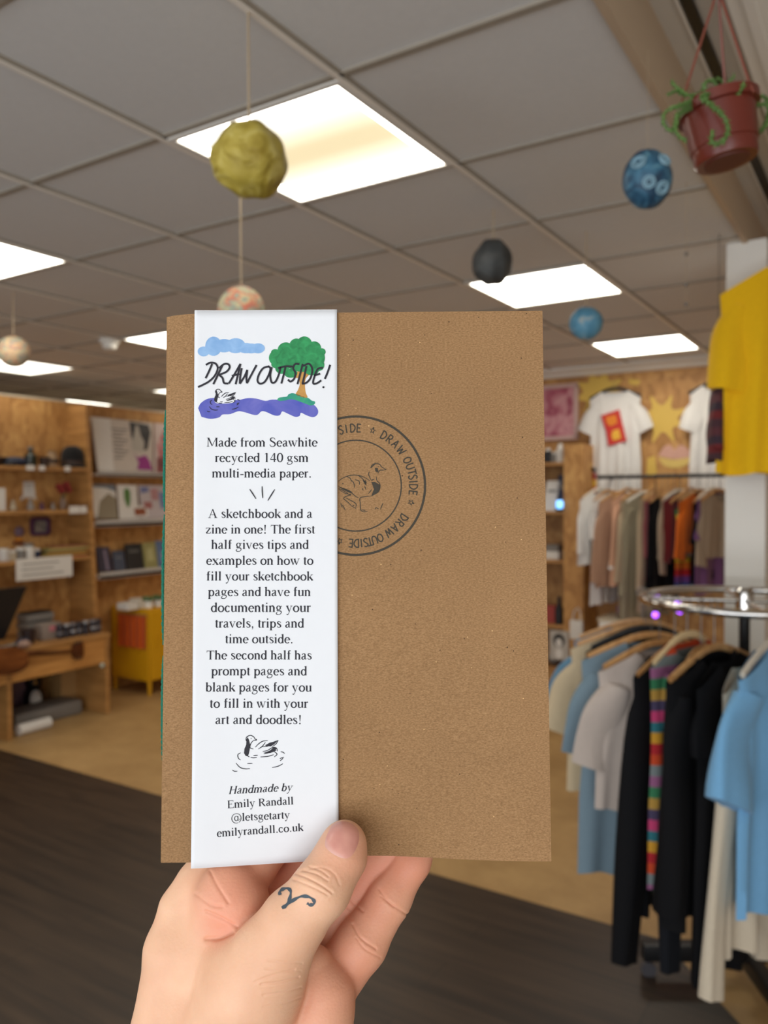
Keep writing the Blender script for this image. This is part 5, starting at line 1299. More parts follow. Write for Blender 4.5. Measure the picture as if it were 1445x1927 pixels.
# ------------------------------------------------------------------ hanging plant pot
M_terra = plain('terracotta_plastic', rgb(104, 42, 31), 0.28, 0, 0.06, 8)
pc_ = at(1356, 240, 1.05)
pot = thing('hanging_pot', 'glossy terracotta plastic pot with trailing succulent hanging at upper right', 'hanging plant', pc_)
tilt = Matrix.Rotation(math.radians(9), 3, -CF) @ Matrix.Rotation(math.radians(-3), 3, CR)
PS = 0.92
def tl(mb): mb.v = [tuple(tilt @ Vector(v) * PS) for v in mb.v]; return mb
rr_ = 0.054
tl(MB().lathe([(0.0, -0.050), (0.041, -0.050), (0.043, -0.046), (0.044, -0.030), (0.046, -0.029), (0.050, 0.020), (0.056, 0.021), (0.057, 0.034), (0.0545, 0.036), (0.052, 0.030), (0.048, 0.018), (0.0, 0.016)], 40)).build('pot', M_terra, pot)
tl(MB().lathe([(0, -0.0515), (0.030, -0.0515), (0.031, -0.049), (0, -0.049)], 30)).build('drainage_disc', plain('pot_base', rgb(96, 44, 34), 0.5), pot)
tl(MB().lathe([(0, 0.016), (0.049, 0.018), (0.03, 0.027), (0, 0.030)], 24)).build('soil', plain('soil', rgb(48, 36, 28), 0.9, 0, 0.3), pot)
apex = at(1351, -22, 1.05) - pc_
for an in (200, 330, 85):
    a = tilt @ Vector((0.055*math.cos(math.radians(an)), 0.055*math.sin(math.radians(an)), 0.030)) * PS
    a2 = tilt @ Vector((0.058*math.cos(math.radians(an)), 0.058*math.sin(math.radians(an)), 0.018)) * PS
    MB().tube([tuple(a2), tuple(a), tuple(a*0.45 + apex*0.55), tuple(apex)], 0.0017, 6).build('hanger_strap', plain('strap_brown', rgb(126, 66, 52), 0.4), pot)
MB().tube([tuple(apex + Vector((0.006*math.sin(t), 0, 0.012 - 0.012*math.cos(t)))) for t in np.linspace(0.2, 4.4, 12)] + [tuple(apex + Vector((0, 0, 0.03))), (apex.x, apex.y, CEIL2 - pc_.z)], 0.0014, 6).build('hook', M_terra, pot)
M_succ = plain('succulent_green', rgb(92, 124, 62), 0.5, 0, 0.25, 200)
def strand(pix, dep, r=0.0056, seed=0, nm='trailing_stem'):
    """stem packed with stubby leaves; pix are photo points, dep the distance of each"""
    R = np.random.RandomState(seed)
    P = smooth_pts([tuple(at(a, b, d) - pc_) for (a, b), d in zip(pix, dep)], 7)
    mb = MB(); mb.tube(P, [0.0016]*len(P), 6)
    step = 0; acc = 0
    for i in range(len(P)-1):
        a, b = Vector(P[i]), Vector(P[i+1]); n = max(1, int((b-a).length/0.0012)); t_ = (b-a).normalized()
        u = t_.orthogonal().normalized(); v = t_.cross(u)
        for k in range(n):
            an = acc*2.4; acc += 1; c = a + (b-a)*k/n; o = (u*math.cos(an) + v*math.sin(an)); tip = c + o*r + t_*r*0.75
            w = t_.cross(o)*r*0.38
            mb.add([c + w, c - w, c + o*r*0.5 + t_*r*0.2 + w*0.9 + t_*0.0006, tip, c + o*r*0.5 + t_*r*0.2 - w*0.9 + t_*0.0006, c + o*r*0.45 + t_*r*0.55], [(0,1,4,3,2), (0,2,5), (2,3,5), (3,4,5), (4,1,5)])
    mb.build(nm, M_succ, pot, smooth=True)
Z7 = 1445/345
def z7(*p): return [(1100 + a/Z7, b/Z7) for a, b in p]
strand(z7((1060,740),(930,760),(1000,830),(1080,900),(1125,980),(1120,1070),(1060,1130),(1000,1120),(1010,1030)), [1.02,1.0,.99,.985,.985,.985,.985,.985,.985], seed=1)
strand(z7((950,720),(850,760),(740,700),(680,640)), [1.05,1.02,1.02,1.02], 0.0048, 2)
strand(z7((800,760),(720,720),(650,750)), [1.05,1.04,1.04], 0.004, 3)
strand(z7((850,800),(740,840),(640,880),(620,970),(680,1035),(720,990),(725,900)), [1.03,1.0,1.0,1.0,1.0,1.0,1.0], 0.0048, 4)
strand(z7((900,820),(760,890),(710,1000),(740,1070),(800,1110)), [1.04,1.01,1.0,1.0,1.0], 0.0048, 5)
strand(z7((1000,780),(940,690),(970,640),(1020,640),(1050,700)), [1.08,1.1,1.1,1.1,1.1], 0.005, 6)
strand(z7((1100,780),(1170,760),(1230,710),(1250,670)), [1.02,1.01,1.0,1.0], 0.0048, 7)
strand(z7((1100,740),(1130,660),(1180,600)), [1.08,1.1,1.1], 0.0045, 8)
strand(z7((1120,720),(1100,650),(1040,610)), [1.08,1.1,1.1], 0.0045, 9)
strand(z7((1340,790),(1420,760),(1450,860),(1430,960),(1380,1050)), [1.06,1.06,1.05,1.05,1.05], 0.0048, 10)
strand(z7((1330,830),(1440,830),(1460,930),(1420,1010)), [1.04,1.03,1.03,1.03], 0.0048, 11)

# ------------------------------------------------------------------ garments
def garment(name, label, cat, mat, loc, rotz, W=0.46, Ln=0.70, sl=(0.22, 0.10, 62), flare=1.05, th=0.045, seed=0, neck=0.085, group=None, drop=0.055, collar=False, matsl=None, vneck=0.05, cuff=None, extra=None):
    """hanging garment: origin at the neck, x across, z down; body and two sleeves"""
    R = np.random.RandomState(seed); ph = R.uniform(0, 6.28, 4)
    t = thing(name, label, cat, loc, rotz, group)
    hw = W/2; n, m = 36, 22
    def P(s, v, side):
        a = abs(s); sh = -drop*max(0, (a - neck/hw))/(1 - neck/hw) - 0.004
        if a < neck/hw:
            q = 1 - (a*hw/neck)**2; sh = -(vneck if side > 0 else 0.012)*math.sqrt(max(q, 0)) 
        x = s*hw*(1 + (flare-1)*v - 0.05*math.sin(PI*min(1, v*1.6))*(1 if flare < 1.2 else 0.2))
        z = sh*(1-v)**0.8*1 + (-Ln)*v + (sh*0.0)
        if v == 0: z = sh
        edge = math.sqrt(max(0, 1 - a**2.6))
        fold = 0.30*th*v*(math.sin(9*s + ph[0] + side) + 0.7*math.sin(15*s + ph[1] + 1.5*v)) + 0.012*v*math.sin(5*s+ph[2])
        y = -side*(th*0.5*edge*(0.55 + 0.45*min(1, v*3)) ) + fold*edge
        if v > 0.96: z += 0.006*math.sin(11*s + ph[3])
        return (x, y, z)
    mb = MB()
    S = np.linspace(-1, 1, n+1); Vv = np.linspace(0, 1, m+1)
    F = [[P(s, v, 1) for s in S] for v in Vv]; B = [[P(s, v, -1) for s in S] for v in Vv]
    mb.sheet(F); mb.sheet(B, flip=True)
    for k in (0, -1): mb.sheet([[r[k] for r in F], [r[k] for r in B]], flip=(k == -1))
    # turned-up hem closes the lower edge
    hem = [[(f[0], f[1]*0.35 + b[1]*0.65, f[2] + 0.02) for f, b in zip(F[-1], B[-1])]]
    mb.sheet([F[-1], hem[0]]); mb.sheet([hem[0], B[-1]])
    mb.build('body', mat, t, ang=70)
    L_, r0_, ang = sl
    if L_ > 0:
        for sgn in (-1, 1):
            a = math.radians(ang + R.uniform(-5, 5)); d = Vector((sgn*math.cos(a), 0, -math.sin(a)))
            pts = []; rows = []
            for k in range(11):
                u = k/10; bend = Vector((-sgn*0.06*u*u*L_, 0.010*math.sin(3*u + ph[1]), -0.05*u*u*L_))
                c = Vector((sgn*(hw - 0.060), 0, -drop - 0.022 - 0.3*r0_)) + d*(L_*u) + bend
                nn = Vector((d.z, 0, -d.x))*sgn
                rr = r0_*(1.0 - (0.28 if L_ > 0.35 else 0.05)*u)*(0.45 + 0.55*math.sin(PI/2*min(1, u/(0.12/L_)))) if L_ > 0.12 else r0_; fl = (th*0.42)*(1 + 0.25*math.sin(5*u + ph[2]))
                rows.append([tuple(c + nn*(rr*math.cos(2*PI*q/18)) + Vector((0, fl*math.sin(2*PI*q/18) + 0.2*fl*math.sin(4*2*PI*q/18 + ph[3])*u, 0))) for q in range(19)])
            sb = MB().sheet(rows)
            c0 = sum((Vector(p) for p in rows[0][:-1]), Vector())/18; sb.sheet([[tuple(c0 - d*0.012)]*19, rows[0]])
            ce = sum((Vector(p) for p in rows[-1][:-1]), Vector())/18 - d*0.012
            sb.sheet([rows[-1], [tuple(ce)]*19])
            sv = sb.build('sleeve', matsl or mat, t, ang=70)
            if cuff:
                k = 9
                cr_ = [[tuple(Vector(p) + (Vector(p) - ce)*0.06 + d*o) for p in rows[-1]] for o in (-0.05, 0.004)]
                MB().sheet(cr_).build('cuff', cuff, t, ang=70)
    if collar:
        cw = neck*1.12
        MB().tube([(cw*math.cos(a), -th*0.32*math.sin(a), -0.010 - 0.9*vneck*max(0, math.sin(a))) for a in np.linspace(0, 2*PI, 26)[:-1]], 0.011, 8, closed=True).build('collar', mat, t)
    if extra: extra(t)
    return t
M_hwood = wood('hanger_wood', rgb(166, 116, 66), rgb(206, 160, 106), (30, 30, 30), 0.4)
M_chrome = plain('chrome', rgb(205, 202, 198), 0.12, 1.0, 0.02, 8)
M_steel = plain('steel_wire', rgb(120, 116, 112), 0.45, 0.6)
M_hwhite = plain('white_plastic', rgb(214, 206, 192), 0.4)
M_hblack = plain('black_plastic', rgb(24, 24, 26), 0.4)
def hanger(label, mat, loc, rotz, hookz, W=0.40, group='hangers on the round rail', rod=0.012):
    """origin at the neck; hook reaches up to a rail at hookz above it"""
    t = thing('clothes_hanger', label, 'hanger', loc, rotz, group)
    pts = [(-W/2, 0, -0.052), (-W*0.32, 0, -0.022), (-0.05, 0, 0.004), (0, 0, 0.010), (0.05, 0, 0.004), (W*0.32, 0, -0.022), (W/2, 0, -0.052)]
    MB().tube(smooth_pts(pts, 4), [0.011]*25, 8, sq=0.6).build('arm', mat, t)
    top = [(0, 0, 0.008), (0, 0, hookz - 0.022)] + [(0.021*math.sin(a)*1.0, 0, hookz - 0.002 - 0.021*math.cos(a)) for a in np.linspace(0.5, 5.0, 10)]
    top = [(0, 0, 0.008), (0, 0, hookz - 0.03)] + [(rod + 0.004 - (rod+0.004)*math.cos(a) - (rod+0.004), 0, hookz + (rod+0.004)*math.sin(a)) for a in np.linspace(PI*1.5, -PI*0.15, 12)][::1]
    MB().tube(top, 0.0016, 6).build('hook', M_steel, t)
    return t

# fabrics
FB = {k: fabric('cloth_' + k, c) for k, c in dict(blue=rgb(98, 138, 166), cream=rgb(196, 176, 144), black=rgb(13, 13, 16), bluegrey=rgb(118, 138, 150), oat=rgb(190, 176, 166), navy=rgb(17, 19, 25), sky=rgb(118, 172, 214),
      white=rgb(222, 218, 214), peach=rgb(214, 166, 136), pinktan=rgb(176, 138, 112), beige=rgb(178, 158, 130), sage=rgb(152, 142, 118), rose=rgb(150, 80, 84), red=rgb(112, 28, 32), taupe=rgb(166, 146, 124), orange=rgb(226, 108, 20), purple=rgb(118, 78, 122), ivory=rgb(206, 192, 170), yellow=rgb(240, 188, 20), slate=rgb(96, 110, 122)).items()}
FB['black'].node_tree.nodes['Principled BSDF'].inputs['Sheen Weight'].default_value = 0.0
FB['navy'].node_tree.nodes['Principled BSDF'].inputs['Sheen Weight'].default_value = 0.02
rainbow = [rgb(176, 30, 40), rgb(206, 150, 40), rgb(40, 110, 120), rgb(196, 60, 110), rgb(70, 60, 90), rgb(180, 140, 60), rgb(50, 120, 80), rgb(150, 90, 130), rgb(120, 130, 130), rgb(200, 70, 30)]
FB['rainbow'] = stripes('crochet_stripes', rainbow, 3.4)
FB['rainbow2'] = stripes('rainbow_knit', [rgb(190, 30, 30), rgb(216, 110, 20), rgb(214, 180, 30), rgb(40, 130, 70), rgb(40, 70, 130), rgb(110, 60, 130)], 4.0)
FB['plaid'] = stripes('dark_plaid', [rgb(70, 40, 48), rgb(110, 32, 34), rgb(58, 40, 52), rgb(90, 44, 50)], 9)

# ------------------------------------------------------------------ round chrome rail
RC = at(1402, 931, 2.45); RC = Vector((RC.x, RC.y, 0)); RZ = EYE - 0.328; RR = 0.30
rail = thing('round_rail', 'round chrome clothes rail on a black stand at the right', 'clothes rail', RC)
circ = lambda r, z, n=72: [(r*math.cos(a), r*math.sin(a), z) for a in np.linspace(0, 2*PI, n+1)[:-1]]
MB().tube(circ(RR, RZ), 0.0125, 12, closed=True).build('ring', M_chrome, rail)
for a in (0.35, 0.35 + PI/2, 0.35 + PI, 0.35 + 1.5*PI):
    MB().tube([(0.02*math.cos(a), 0.02*math.sin(a), RZ), ((RR-0.005)*math.cos(a), (RR-0.005)*math.sin(a), RZ)], 0.008, 10).build('spoke', M_chrome, rail)
MB().lathe([(0.0, RZ-0.04), (0.026, RZ-0.04), (0.026, RZ+0.03), (0.016, RZ+0.04), (0, RZ+0.04)], 20).build('hub', M_chrome, rail)
MB().tube([(0, 0, 0.10), (0, 0, RZ - 0.03)], 0.016, 14).build('pole', M_black, rail)
cst = onZ(1220, 1838, 0); ca = math.atan2(cst.y - RC.y, cst.x - RC.x); cl_ = math.hypot(cst.x - RC.x, cst.y - RC.y)
for k in range(4):
    a = ca + k*PI/2; ux, uy = math.cos(a), math.sin(a)
    b_ = MB().bbox(0, cl_ + 0.02, -0.022, 0.022, 0.058, 0.108, 0.004); b_.v = [(x*ux - y*uy, x*uy + y*ux, z) for x, y, z in b_.v]
    b_.build('base_bar', M_black, rail)
    MB().tube([(cl_*ux - 0.008*uy, cl_*uy + 0.008*ux, 0.024), (cl_*ux + 0.008*uy, cl_*uy - 0.008*ux, 0.024)], 0.0235, 16).tube([(cl_*ux, cl_*uy, 0.024), (cl_*ux, cl_*uy, 0.06)], 0.006, 8).build('castor', plain('castor_grey', rgb(70, 68, 72), 0.4), rail)
def on_ring(deg): a = math.radians(deg); return Vector((RC.x + RR*math.cos(a), RC.y + RR*math.sin(a), 0))
yawc = math.degrees(math.atan2(CR.y, CR.x))       # picture-right direction, so angles read from the camera
def rack_item(phi, dz, tw, kind, label, cat, mat, hl, hmat, **kw):
    """phi is measured from picture-right, 90 = away from the camera"""
    a = phi + yawc; p = on_ring(a); p.z = RZ - 0.012 - dz
    rz = math.radians(a + 180 + tw)
    g = garment(kind, label, cat, mat, p, rz, group='clothes on the round rail', **kw)
    if hl: hanger(hl, hmat, p + Vector((0, 0, 0.004)), rz, dz + 0.024, min(0.42, kw.get('W', 0.46) - 0.04))
    return g
rack_item(163, 0.08, 0, 't_shirt', 'dusty blue T-shirt, farthest left on the round rail', 'T-shirt', FB['blue'], 'tan wooden hanger of the dusty blue T-shirt', M_hwood, W=0.42, Ln=0.45, sl=(0.21, 0.085, 64), seed=1)
rack_item(175, 0.085, 0, 't_shirt', 'cream T-shirt beside the dusty blue one on the round rail', 'T-shirt', FB['cream'], 'tan wooden hanger of the cream T-shirt', M_hwood, W=0.45, Ln=0.50, sl=(0.23, 0.09, 70), seed=2)
rack_item(181, 0.085, 0, 'vest_top', 'thin black top squeezed between cream and blue-grey T-shirts', 'top', FB['black'], 'black hanger between the cream and blue-grey T-shirts', M_hblack, W=0.38, Ln=0.55, sl=(0.2, 0.06, 76), seed=3, th=0.03)
rack_item(187, 0.10, 0, 't_shirt', 'blue-grey T-shirt between the black top and the pale grey T-shirt', 'T-shirt', FB['bluegrey'], 'tan wooden hanger of the blue-grey T-shirt', M_hwood, W=0.44, Ln=0.70, sl=(0.24, 0.085, 74), seed=4)
rack_item(196, 0.115, 2, 't_shirt', 'pale grey T-shirt hanging in front of the blue-grey one', 'T-shirt', FB['oat'], 'tan wooden hanger of the pale grey T-shirt', M_hwood, W=0.42, Ln=0.46, sl=(0.24, 0.085, 70), seed=5, th=0.07)
rack_item(208, 0.12, 2, 'jumper', 'long black jumper with a drooping sleeve left of the crochet strip', 'jumper', FB['black'], 'wooden hanger of the long black jumper', M_hwood, W=0.34, Ln=0.72, sl=(0.72, 0.062, 82), seed=6, th=0.07)
rack_item(216, 0.075, 2, 'crochet_top', 'rainbow striped crochet garment between two black jumpers', 'crochet top', FB['rainbow'], 'pale wooden bar hanger above the rainbow crochet', plain('pale_wood', rgb(216, 190, 146), 0.5), W=0.36, Ln=0.66, sl=(0.62, 0.036, 84), seed=7, th=0.05)
rack_item(224, 0.11, 2, 'jumper', 'dark navy jumper right of the rainbow crochet', 'jumper', FB['navy'], 'light wooden hanger of the dark navy jumper', M_hwood, W=0.36, Ln=0.66, sl=(0.70, 0.055, 84), seed=8, th=0.06)
rack_item(231, 0.10, -14, 'jumper', 'wide black jumper with a rounded collar, largest dark garment', 'jumper', FB['black'], 'light wooden hanger of the wide black jumper', M_hwood, W=0.46, Ln=0.70, sl=(0.55, 0.06, 86), seed=9, th=0.08, collar=True)
rack_item(240, 0.11, -20, 'vest_top', 'black top with a scooped neck behind the sky blue T-shirt', 'top', FB['black'], None, None, W=0.38, Ln=0.84, sl=(0.15, 0.05, 78), seed=10, th=0.05)
rack_item(260, 0.07, -36, 't_shirt', 'bright sky blue T-shirt nearest the camera at the right edge', 'T-shirt', FB['sky'], 'white hanger of the sky blue T-shirt', M_hwhite, W=0.46, Ln=0.66, sl=(0.27, 0.105, 64), seed=11, th=0.08)
rack_item(249, 0.12, -26, 'long_cardigan', 'ivory long-sleeved garment hanging low behind the sky blue T-shirt', 'cardigan', FB['ivory'], None, None, W=0.34, Ln=0.74, sl=(0.72, 0.05, 83), seed=12, th=0.06)
rack_item(278, 0.13, -20, 't_shirt', 'oatmeal T-shirt cut off by the right edge of the picture', 'T-shirt', FB['taupe'], None, None, W=0.44, Ln=0.72, sl=(0.24, 0.09, 70), seed=13, th=0.06)

# ------------------------------------------------------------------ back wall: mural, T-shirts, picture, shelf
M_gold = plain('gold_paint', rgb(214, 178, 84), 0.5, 0, 0.1, 8); M_lip = plain('pink_paint', rgb(206, 158, 140), 0.5); M_lipy = plain('pale_gold_paint', rgb(216, 186, 104), 0.5)
def mural(name, pix, mat, lift=0.003):
    P = [onY(a, b, YB - lift) for a, b in pix]; n = len(P); d = Vector((0, lift - 0.0005, 0))
    mb = MB().add(P + [p + d for p in P], [tuple(range(n)), tuple(range(2*n-1, n-1, -1))] + [(k, k+n, (k+1) % n + n, (k+1) % n) for k in range(n)])
    return mb.build(name, mat, wb, smooth=False)
def star(cx, cy, r1, r2, n, ph=0.2, sy=1.0): return [(cx + (r1 if k % 2 == 0 else r2)*math.cos(ph + PI*k/n), cy + sy*(r1 if k % 2 == 0 else r2)*math.sin(ph + PI*k/n)) for k in range(2*n)]
mural('painted_flower', smooth_pts(star(1128, 740, 50, 30, 9, 0.1, 0.95), 4), M_gold)
mural('painted_flower', smooth_pts(star(1246, 788, 54, 27, 8, 0.35, 0.9), 4), M_gold)
mural('painted_petal', [(1185, 712), (1205, 716), (1200, 726), (1182, 722)], M_gold)
mural('painted_petal', [(1218, 862), (1232, 858), (1236, 892), (1216, 896)], M_gold)
mural('upper_lip', smooth_pts([(1238, 858), (1250, 840), (1262, 838), (1269, 846), (1278, 838), (1290, 841), (1302, 858), (1270, 864), (1238, 858)], 4)[:-1], M_lip)
mural('lower_lip', smooth_pts([(1238, 860), (1270, 865), (1302, 860), (1292, 874), (1272, 881), (1250, 876), (1238, 860)], 4)[:-1], M_lipy)
def red_print(t):
    """flat printed picture on the chest"""
    def pl(pts, y): return [(x, y, z) for x, z in pts]
    def sh(name, pts, mat, y):
        n = len(pts); P = pl(pts, y); P2 = pl(pts, y + 0.02)
        MB().add(P + P2, [tuple(range(n)), tuple(range(2*n-1, n-1, -1))] + [(k, k+n, (k+1) % n+n, (k+1) % n) for k in range(n)]).build(name, mat, t, smooth=False)
    sh('chest_print', [(-0.085,-0.17), (0.035,-0.135), (0.085,-0.35), (-0.035,-0.38), (-0.05,-0.28)], plain('print_red', rgb(196, 50, 44), 0.7), -0.046)
    sh('print_shape', [(-0.055,-0.185), (0.015,-0.17), (0.025,-0.225), (-0.01,-0.245), (-0.04,-0.235)], plain('print_orange', rgb(222, 130, 40), 0.7), -0.048)
    sh('print_shape', [(-0.005,-0.275), (0.035,-0.265), (0.05,-0.33), (0.0,-0.345), (-0.015,-0.31)], plain('print_yellow', rgb(226, 172, 60), 0.7), -0.048)
ps = onY(1157, 735, YB - 0.07)
garment('t_shirt', 'white T-shirt with a red and orange print, hung on the chipboard wall', 'T-shirt', FB['white'], ps, math.radians(6), W=0.34, Ln=0.72, sl=(0.20, 0.075, 66), seed=31, th=0.06, extra=red_print)
hanger('dark hanger of the white T-shirt with the red print', M_hblack, ps + Vector((0, 0, 0.004)), math.radians(6), 0.03, 0.34, 'hangers on the back wall')
ps = onY(1350, 722, YB - 0.07)
garment('t_shirt', 'plain white T-shirt on the wall, half hidden by the dark plaid garment', 'T-shirt', FB['white'], ps, math.radians(-4), W=0.34, Ln=0.76, sl=(0.20, 0.075, 66), seed=32, th=0.06)
hanger('dark hanger of the plain white T-shirt', M_hblack, ps + Vector((0, 0, 0.004)), math.radians(-4), 0.03, 0.36, 'hangers on the back wall')
# pink picture
a, b = onY(1083, 724, YB - 0.03), onY(1079, 823, YB - 0.03); xl_ = onY(955, 740, YB - 0.03).x
pp = thing('framed_poster', 'framed pink poster on the back wall right beside the sketchbook', 'poster', ((xl_+b.x)/2, YB - 0.014, (a.z+b.z)/2))
put(MB().box(xl_, a.x, YB - 0.022, YB - 0.002, b.z, a.z), 'print', speckle('pink_photo', [rgb(120, 36, 60), rgb(170, 84, 104), rgb(206, 150, 154), rgb(150, 60, 84)], 7, 0.3, 0), pp)
fm = MB()
for z in (a.z, b.z): fm.bbox(xl_ - 0.015, a.x + 0.015, YB - 0.03, YB - 0.002, z - 0.015, z + 0.015, 0.004)
for x in (xl_, a.x): fm.bbox(x - 0.015, x + 0.015, YB - 0.03, YB - 0.002, b.z, a.z, 0.004)
put(fm, 'frame', plain('pale_frame', rgb(196, 164, 156), 0.5), pp)
# shelf unit by the wall
YF = YB - 0.30
pr = onY(1108, 860, YF); pl_ = onY(1060, 900, YF); zt2 = onY(1080, 836, YF).z
xl2 = onY(760, 900, YF).x
su = thing('shelf_unit', 'chipboard shelf unit with a broad side board, right of the sketchbook', 'shelf', ((xl2 + pr.x)/2, YB - 0.15, 0))
put(MB().bbox(pl_.x, onY(1098, 1000, YF).x, YF, YB - 0.003, 0, zt2, 0.004), 'side_panel', M_osb, su)
put(MB().bbox(xl2, xl2 + 0.02, YF, YB - 0.003, 0, zt2, 0.004), 'side_panel', M_osb, su)
SH = [onY(1040, y, YF).z for y in (870, 962, 1054, 1176, 1256)]
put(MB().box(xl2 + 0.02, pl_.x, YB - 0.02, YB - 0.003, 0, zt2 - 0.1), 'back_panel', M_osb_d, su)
for z in SH: put(MB().bbox(xl2 + 0.02, pl_.x, YF + 0.005, YB - 0.02, z - 0.022, z, 0.003), 'shelf_board', M_ply, su)
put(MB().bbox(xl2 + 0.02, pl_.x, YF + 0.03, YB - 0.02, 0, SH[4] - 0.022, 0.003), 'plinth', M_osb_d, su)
def on_su(px, k, dy=0.06): q = onY(px, 900, YF + dy); return Vector((q.x, YF + dy, SH[k]))
for px, h, r, mt, lb in ((1031, 0.10, 0.03, M_dark, 'dark jar on the upper shelf next to the sketchbook edge'), (1043, 0.075, 0.026, M_grey, 'grey jar in the middle of the small upper shelf'), (1054, 0.13, 0.026, M_card, 'tall white bottle on the upper shelf against the side board')):
    q = on_su(px, 0); t = thing('jar', lb, 'jar', q, 0, 'jars on the shelf right of the sketchbook')
    MB().lathe([(0, 0), (r, 0), (r*1.05, 0.006), (r*1.05, h*0.7), (r*0.6, h*0.82), (0, h*0.82)], 16).build('pot', mt, t)
    MB().lathe([(0, h*0.8), (r*0.62, h*0.8), (r*0.62, h), (0, h)], 14).build('lid', M_card, t)
def book_at(px, k, w, h, mt, label, lean=0.0, dy=0.05, nm='book', cat='book', grp='books on the shelf right of the sketchbook'):
    q = on_su(px, k, dy); t = thing(nm, label, cat, q, 0, grp)
    c = MB().bbox(-w/2, w/2, 0, 0.022, 0, h, 0.003); c.v = [(x + z*lean, y + z*0.12, z) for x, y, z in c.v]; c.build('cover', mt, t, smooth=False)
    c = MB().box(-w*0.3, w*0.3, -0.001, 0.002, h*0.62, h*0.70); c.v = [(x + z*lean, y + z*0.12, z) for x, y, z in c.v]; c.build('title', M_grey, t, smooth=False)
book_at(1033, 1, 0.10, 0.21, M_card, 'white book leaning on the second shelf beside the sketchbook', 0.12)
book_at(1052, 1, 0.06, 0.25, M_navy, 'dark book on the second shelf against the side board', 0.05)
q = on_su(1053, 1, -0.012)
lt = thing('blue_light', 'small glowing blue light at the second shelf edge', 'light', Vector((q.x, q.y, onY(1053, 949, YF - 0.012).z)))
MB().lathe([(0, -0.03), (0.02, -0.028), (0.024, 0), (0.02, 0.026), (0, 0.028)], 16).build('bulb', emis('blue_glow', (0.05, 0.42, 1.0, 1), 2.2), lt)
MB().bbox(-0.012, 0.012, 0.0, 0.03, -0.05, -0.028, 0.003).build('clip', M_dark, lt)
q = on_su(1038, 2); loose('white_boxes', 'low white box on the third shelf right of the sketchbook', 'box', MB().bbox(q.x-0.05, q.x+0.05, q.y, q.y+0.1, q.z, q.z+0.055, 0.004), M_card, q, smooth=False)
q = on_su(1038, 2); loose('grey_box', 'grey box stacked on the low white box', 'box', MB().bbox(q.x-0.045, q.x+0.045, q.y, q.y+0.1, q.z+0.055, q.z+0.10, 0.004), M_grey, (q.x, q.y, q.z+0.055), smooth=False)
q = on_su(1036, 3); loose('red_box', 'small red box on the shelf above the black and white portrait', 'box', MB().bbox(q.x-0.05, q.x+0.05, q.y, q.y+0.09, q.z, q.z+0.12, 0.004), plain('red_card', rgb(150, 60, 54), 0.6), q, smooth=False)
q = on_su(1052, 3); loose('dark_bottle', 'dark bottle beside the small red box', 'bottle', MB().lathe([(0, 0), (0.028, 0), (0.03, 0.1), (0.012, 0.14), (0.012, 0.19), (0, 0.19)], 16, q), M_dark, q)
a, b = onY(1034, 1186, YF - 0.02), onY(1069, 1244, YF - 0.02)
pt = thing('portrait_print', 'black and white portrait print fixed to the front of the shelf unit', 'picture', ((a.x+b.x)/2, YF - 0.012, (a.z+b.z)/2))
w_, h_ = (b.x-a.x)/2, (a.z-b.z)/2
MB().bbox(-w_, w_, -0.004, 0.012, -h_, h_, 0.002).build('sheet', plain('grey_print', rgb(176, 168, 158), 0.6), pt, smooth=False)
def pdisc(cx, cz, rx, rz, y, nm, mt): MB().prism([(cx+rx*math.cos(2*PI*k/24), cz+rz*math.sin(2*PI*k/24)) for k in range(24)], y, y + 0.002, axis='y').build(nm, mt, pt, smooth=False)
pdisc(0, h_*0.35, w_*0.62, h_*0.46, -0.006, 'dark_hair', M_dark); pdisc(0, h_*0.20, w_*0.34, h_*0.30, -0.0075, 'pale_face', M_card); pdisc(0, -h_*0.55, w_*0.4, h_*0.36, -0.0065, 'pale_dress', M_card)
q = on_su(1038, 4); loose('grey_ball', 'grey ball on the lowest shelf right of the sketchbook', 'ball', MB().ball((q.x, q.y+0.05, q.z+0.045), 0.045, 10), M_grey, (q.x, q.y+0.05, q.z))

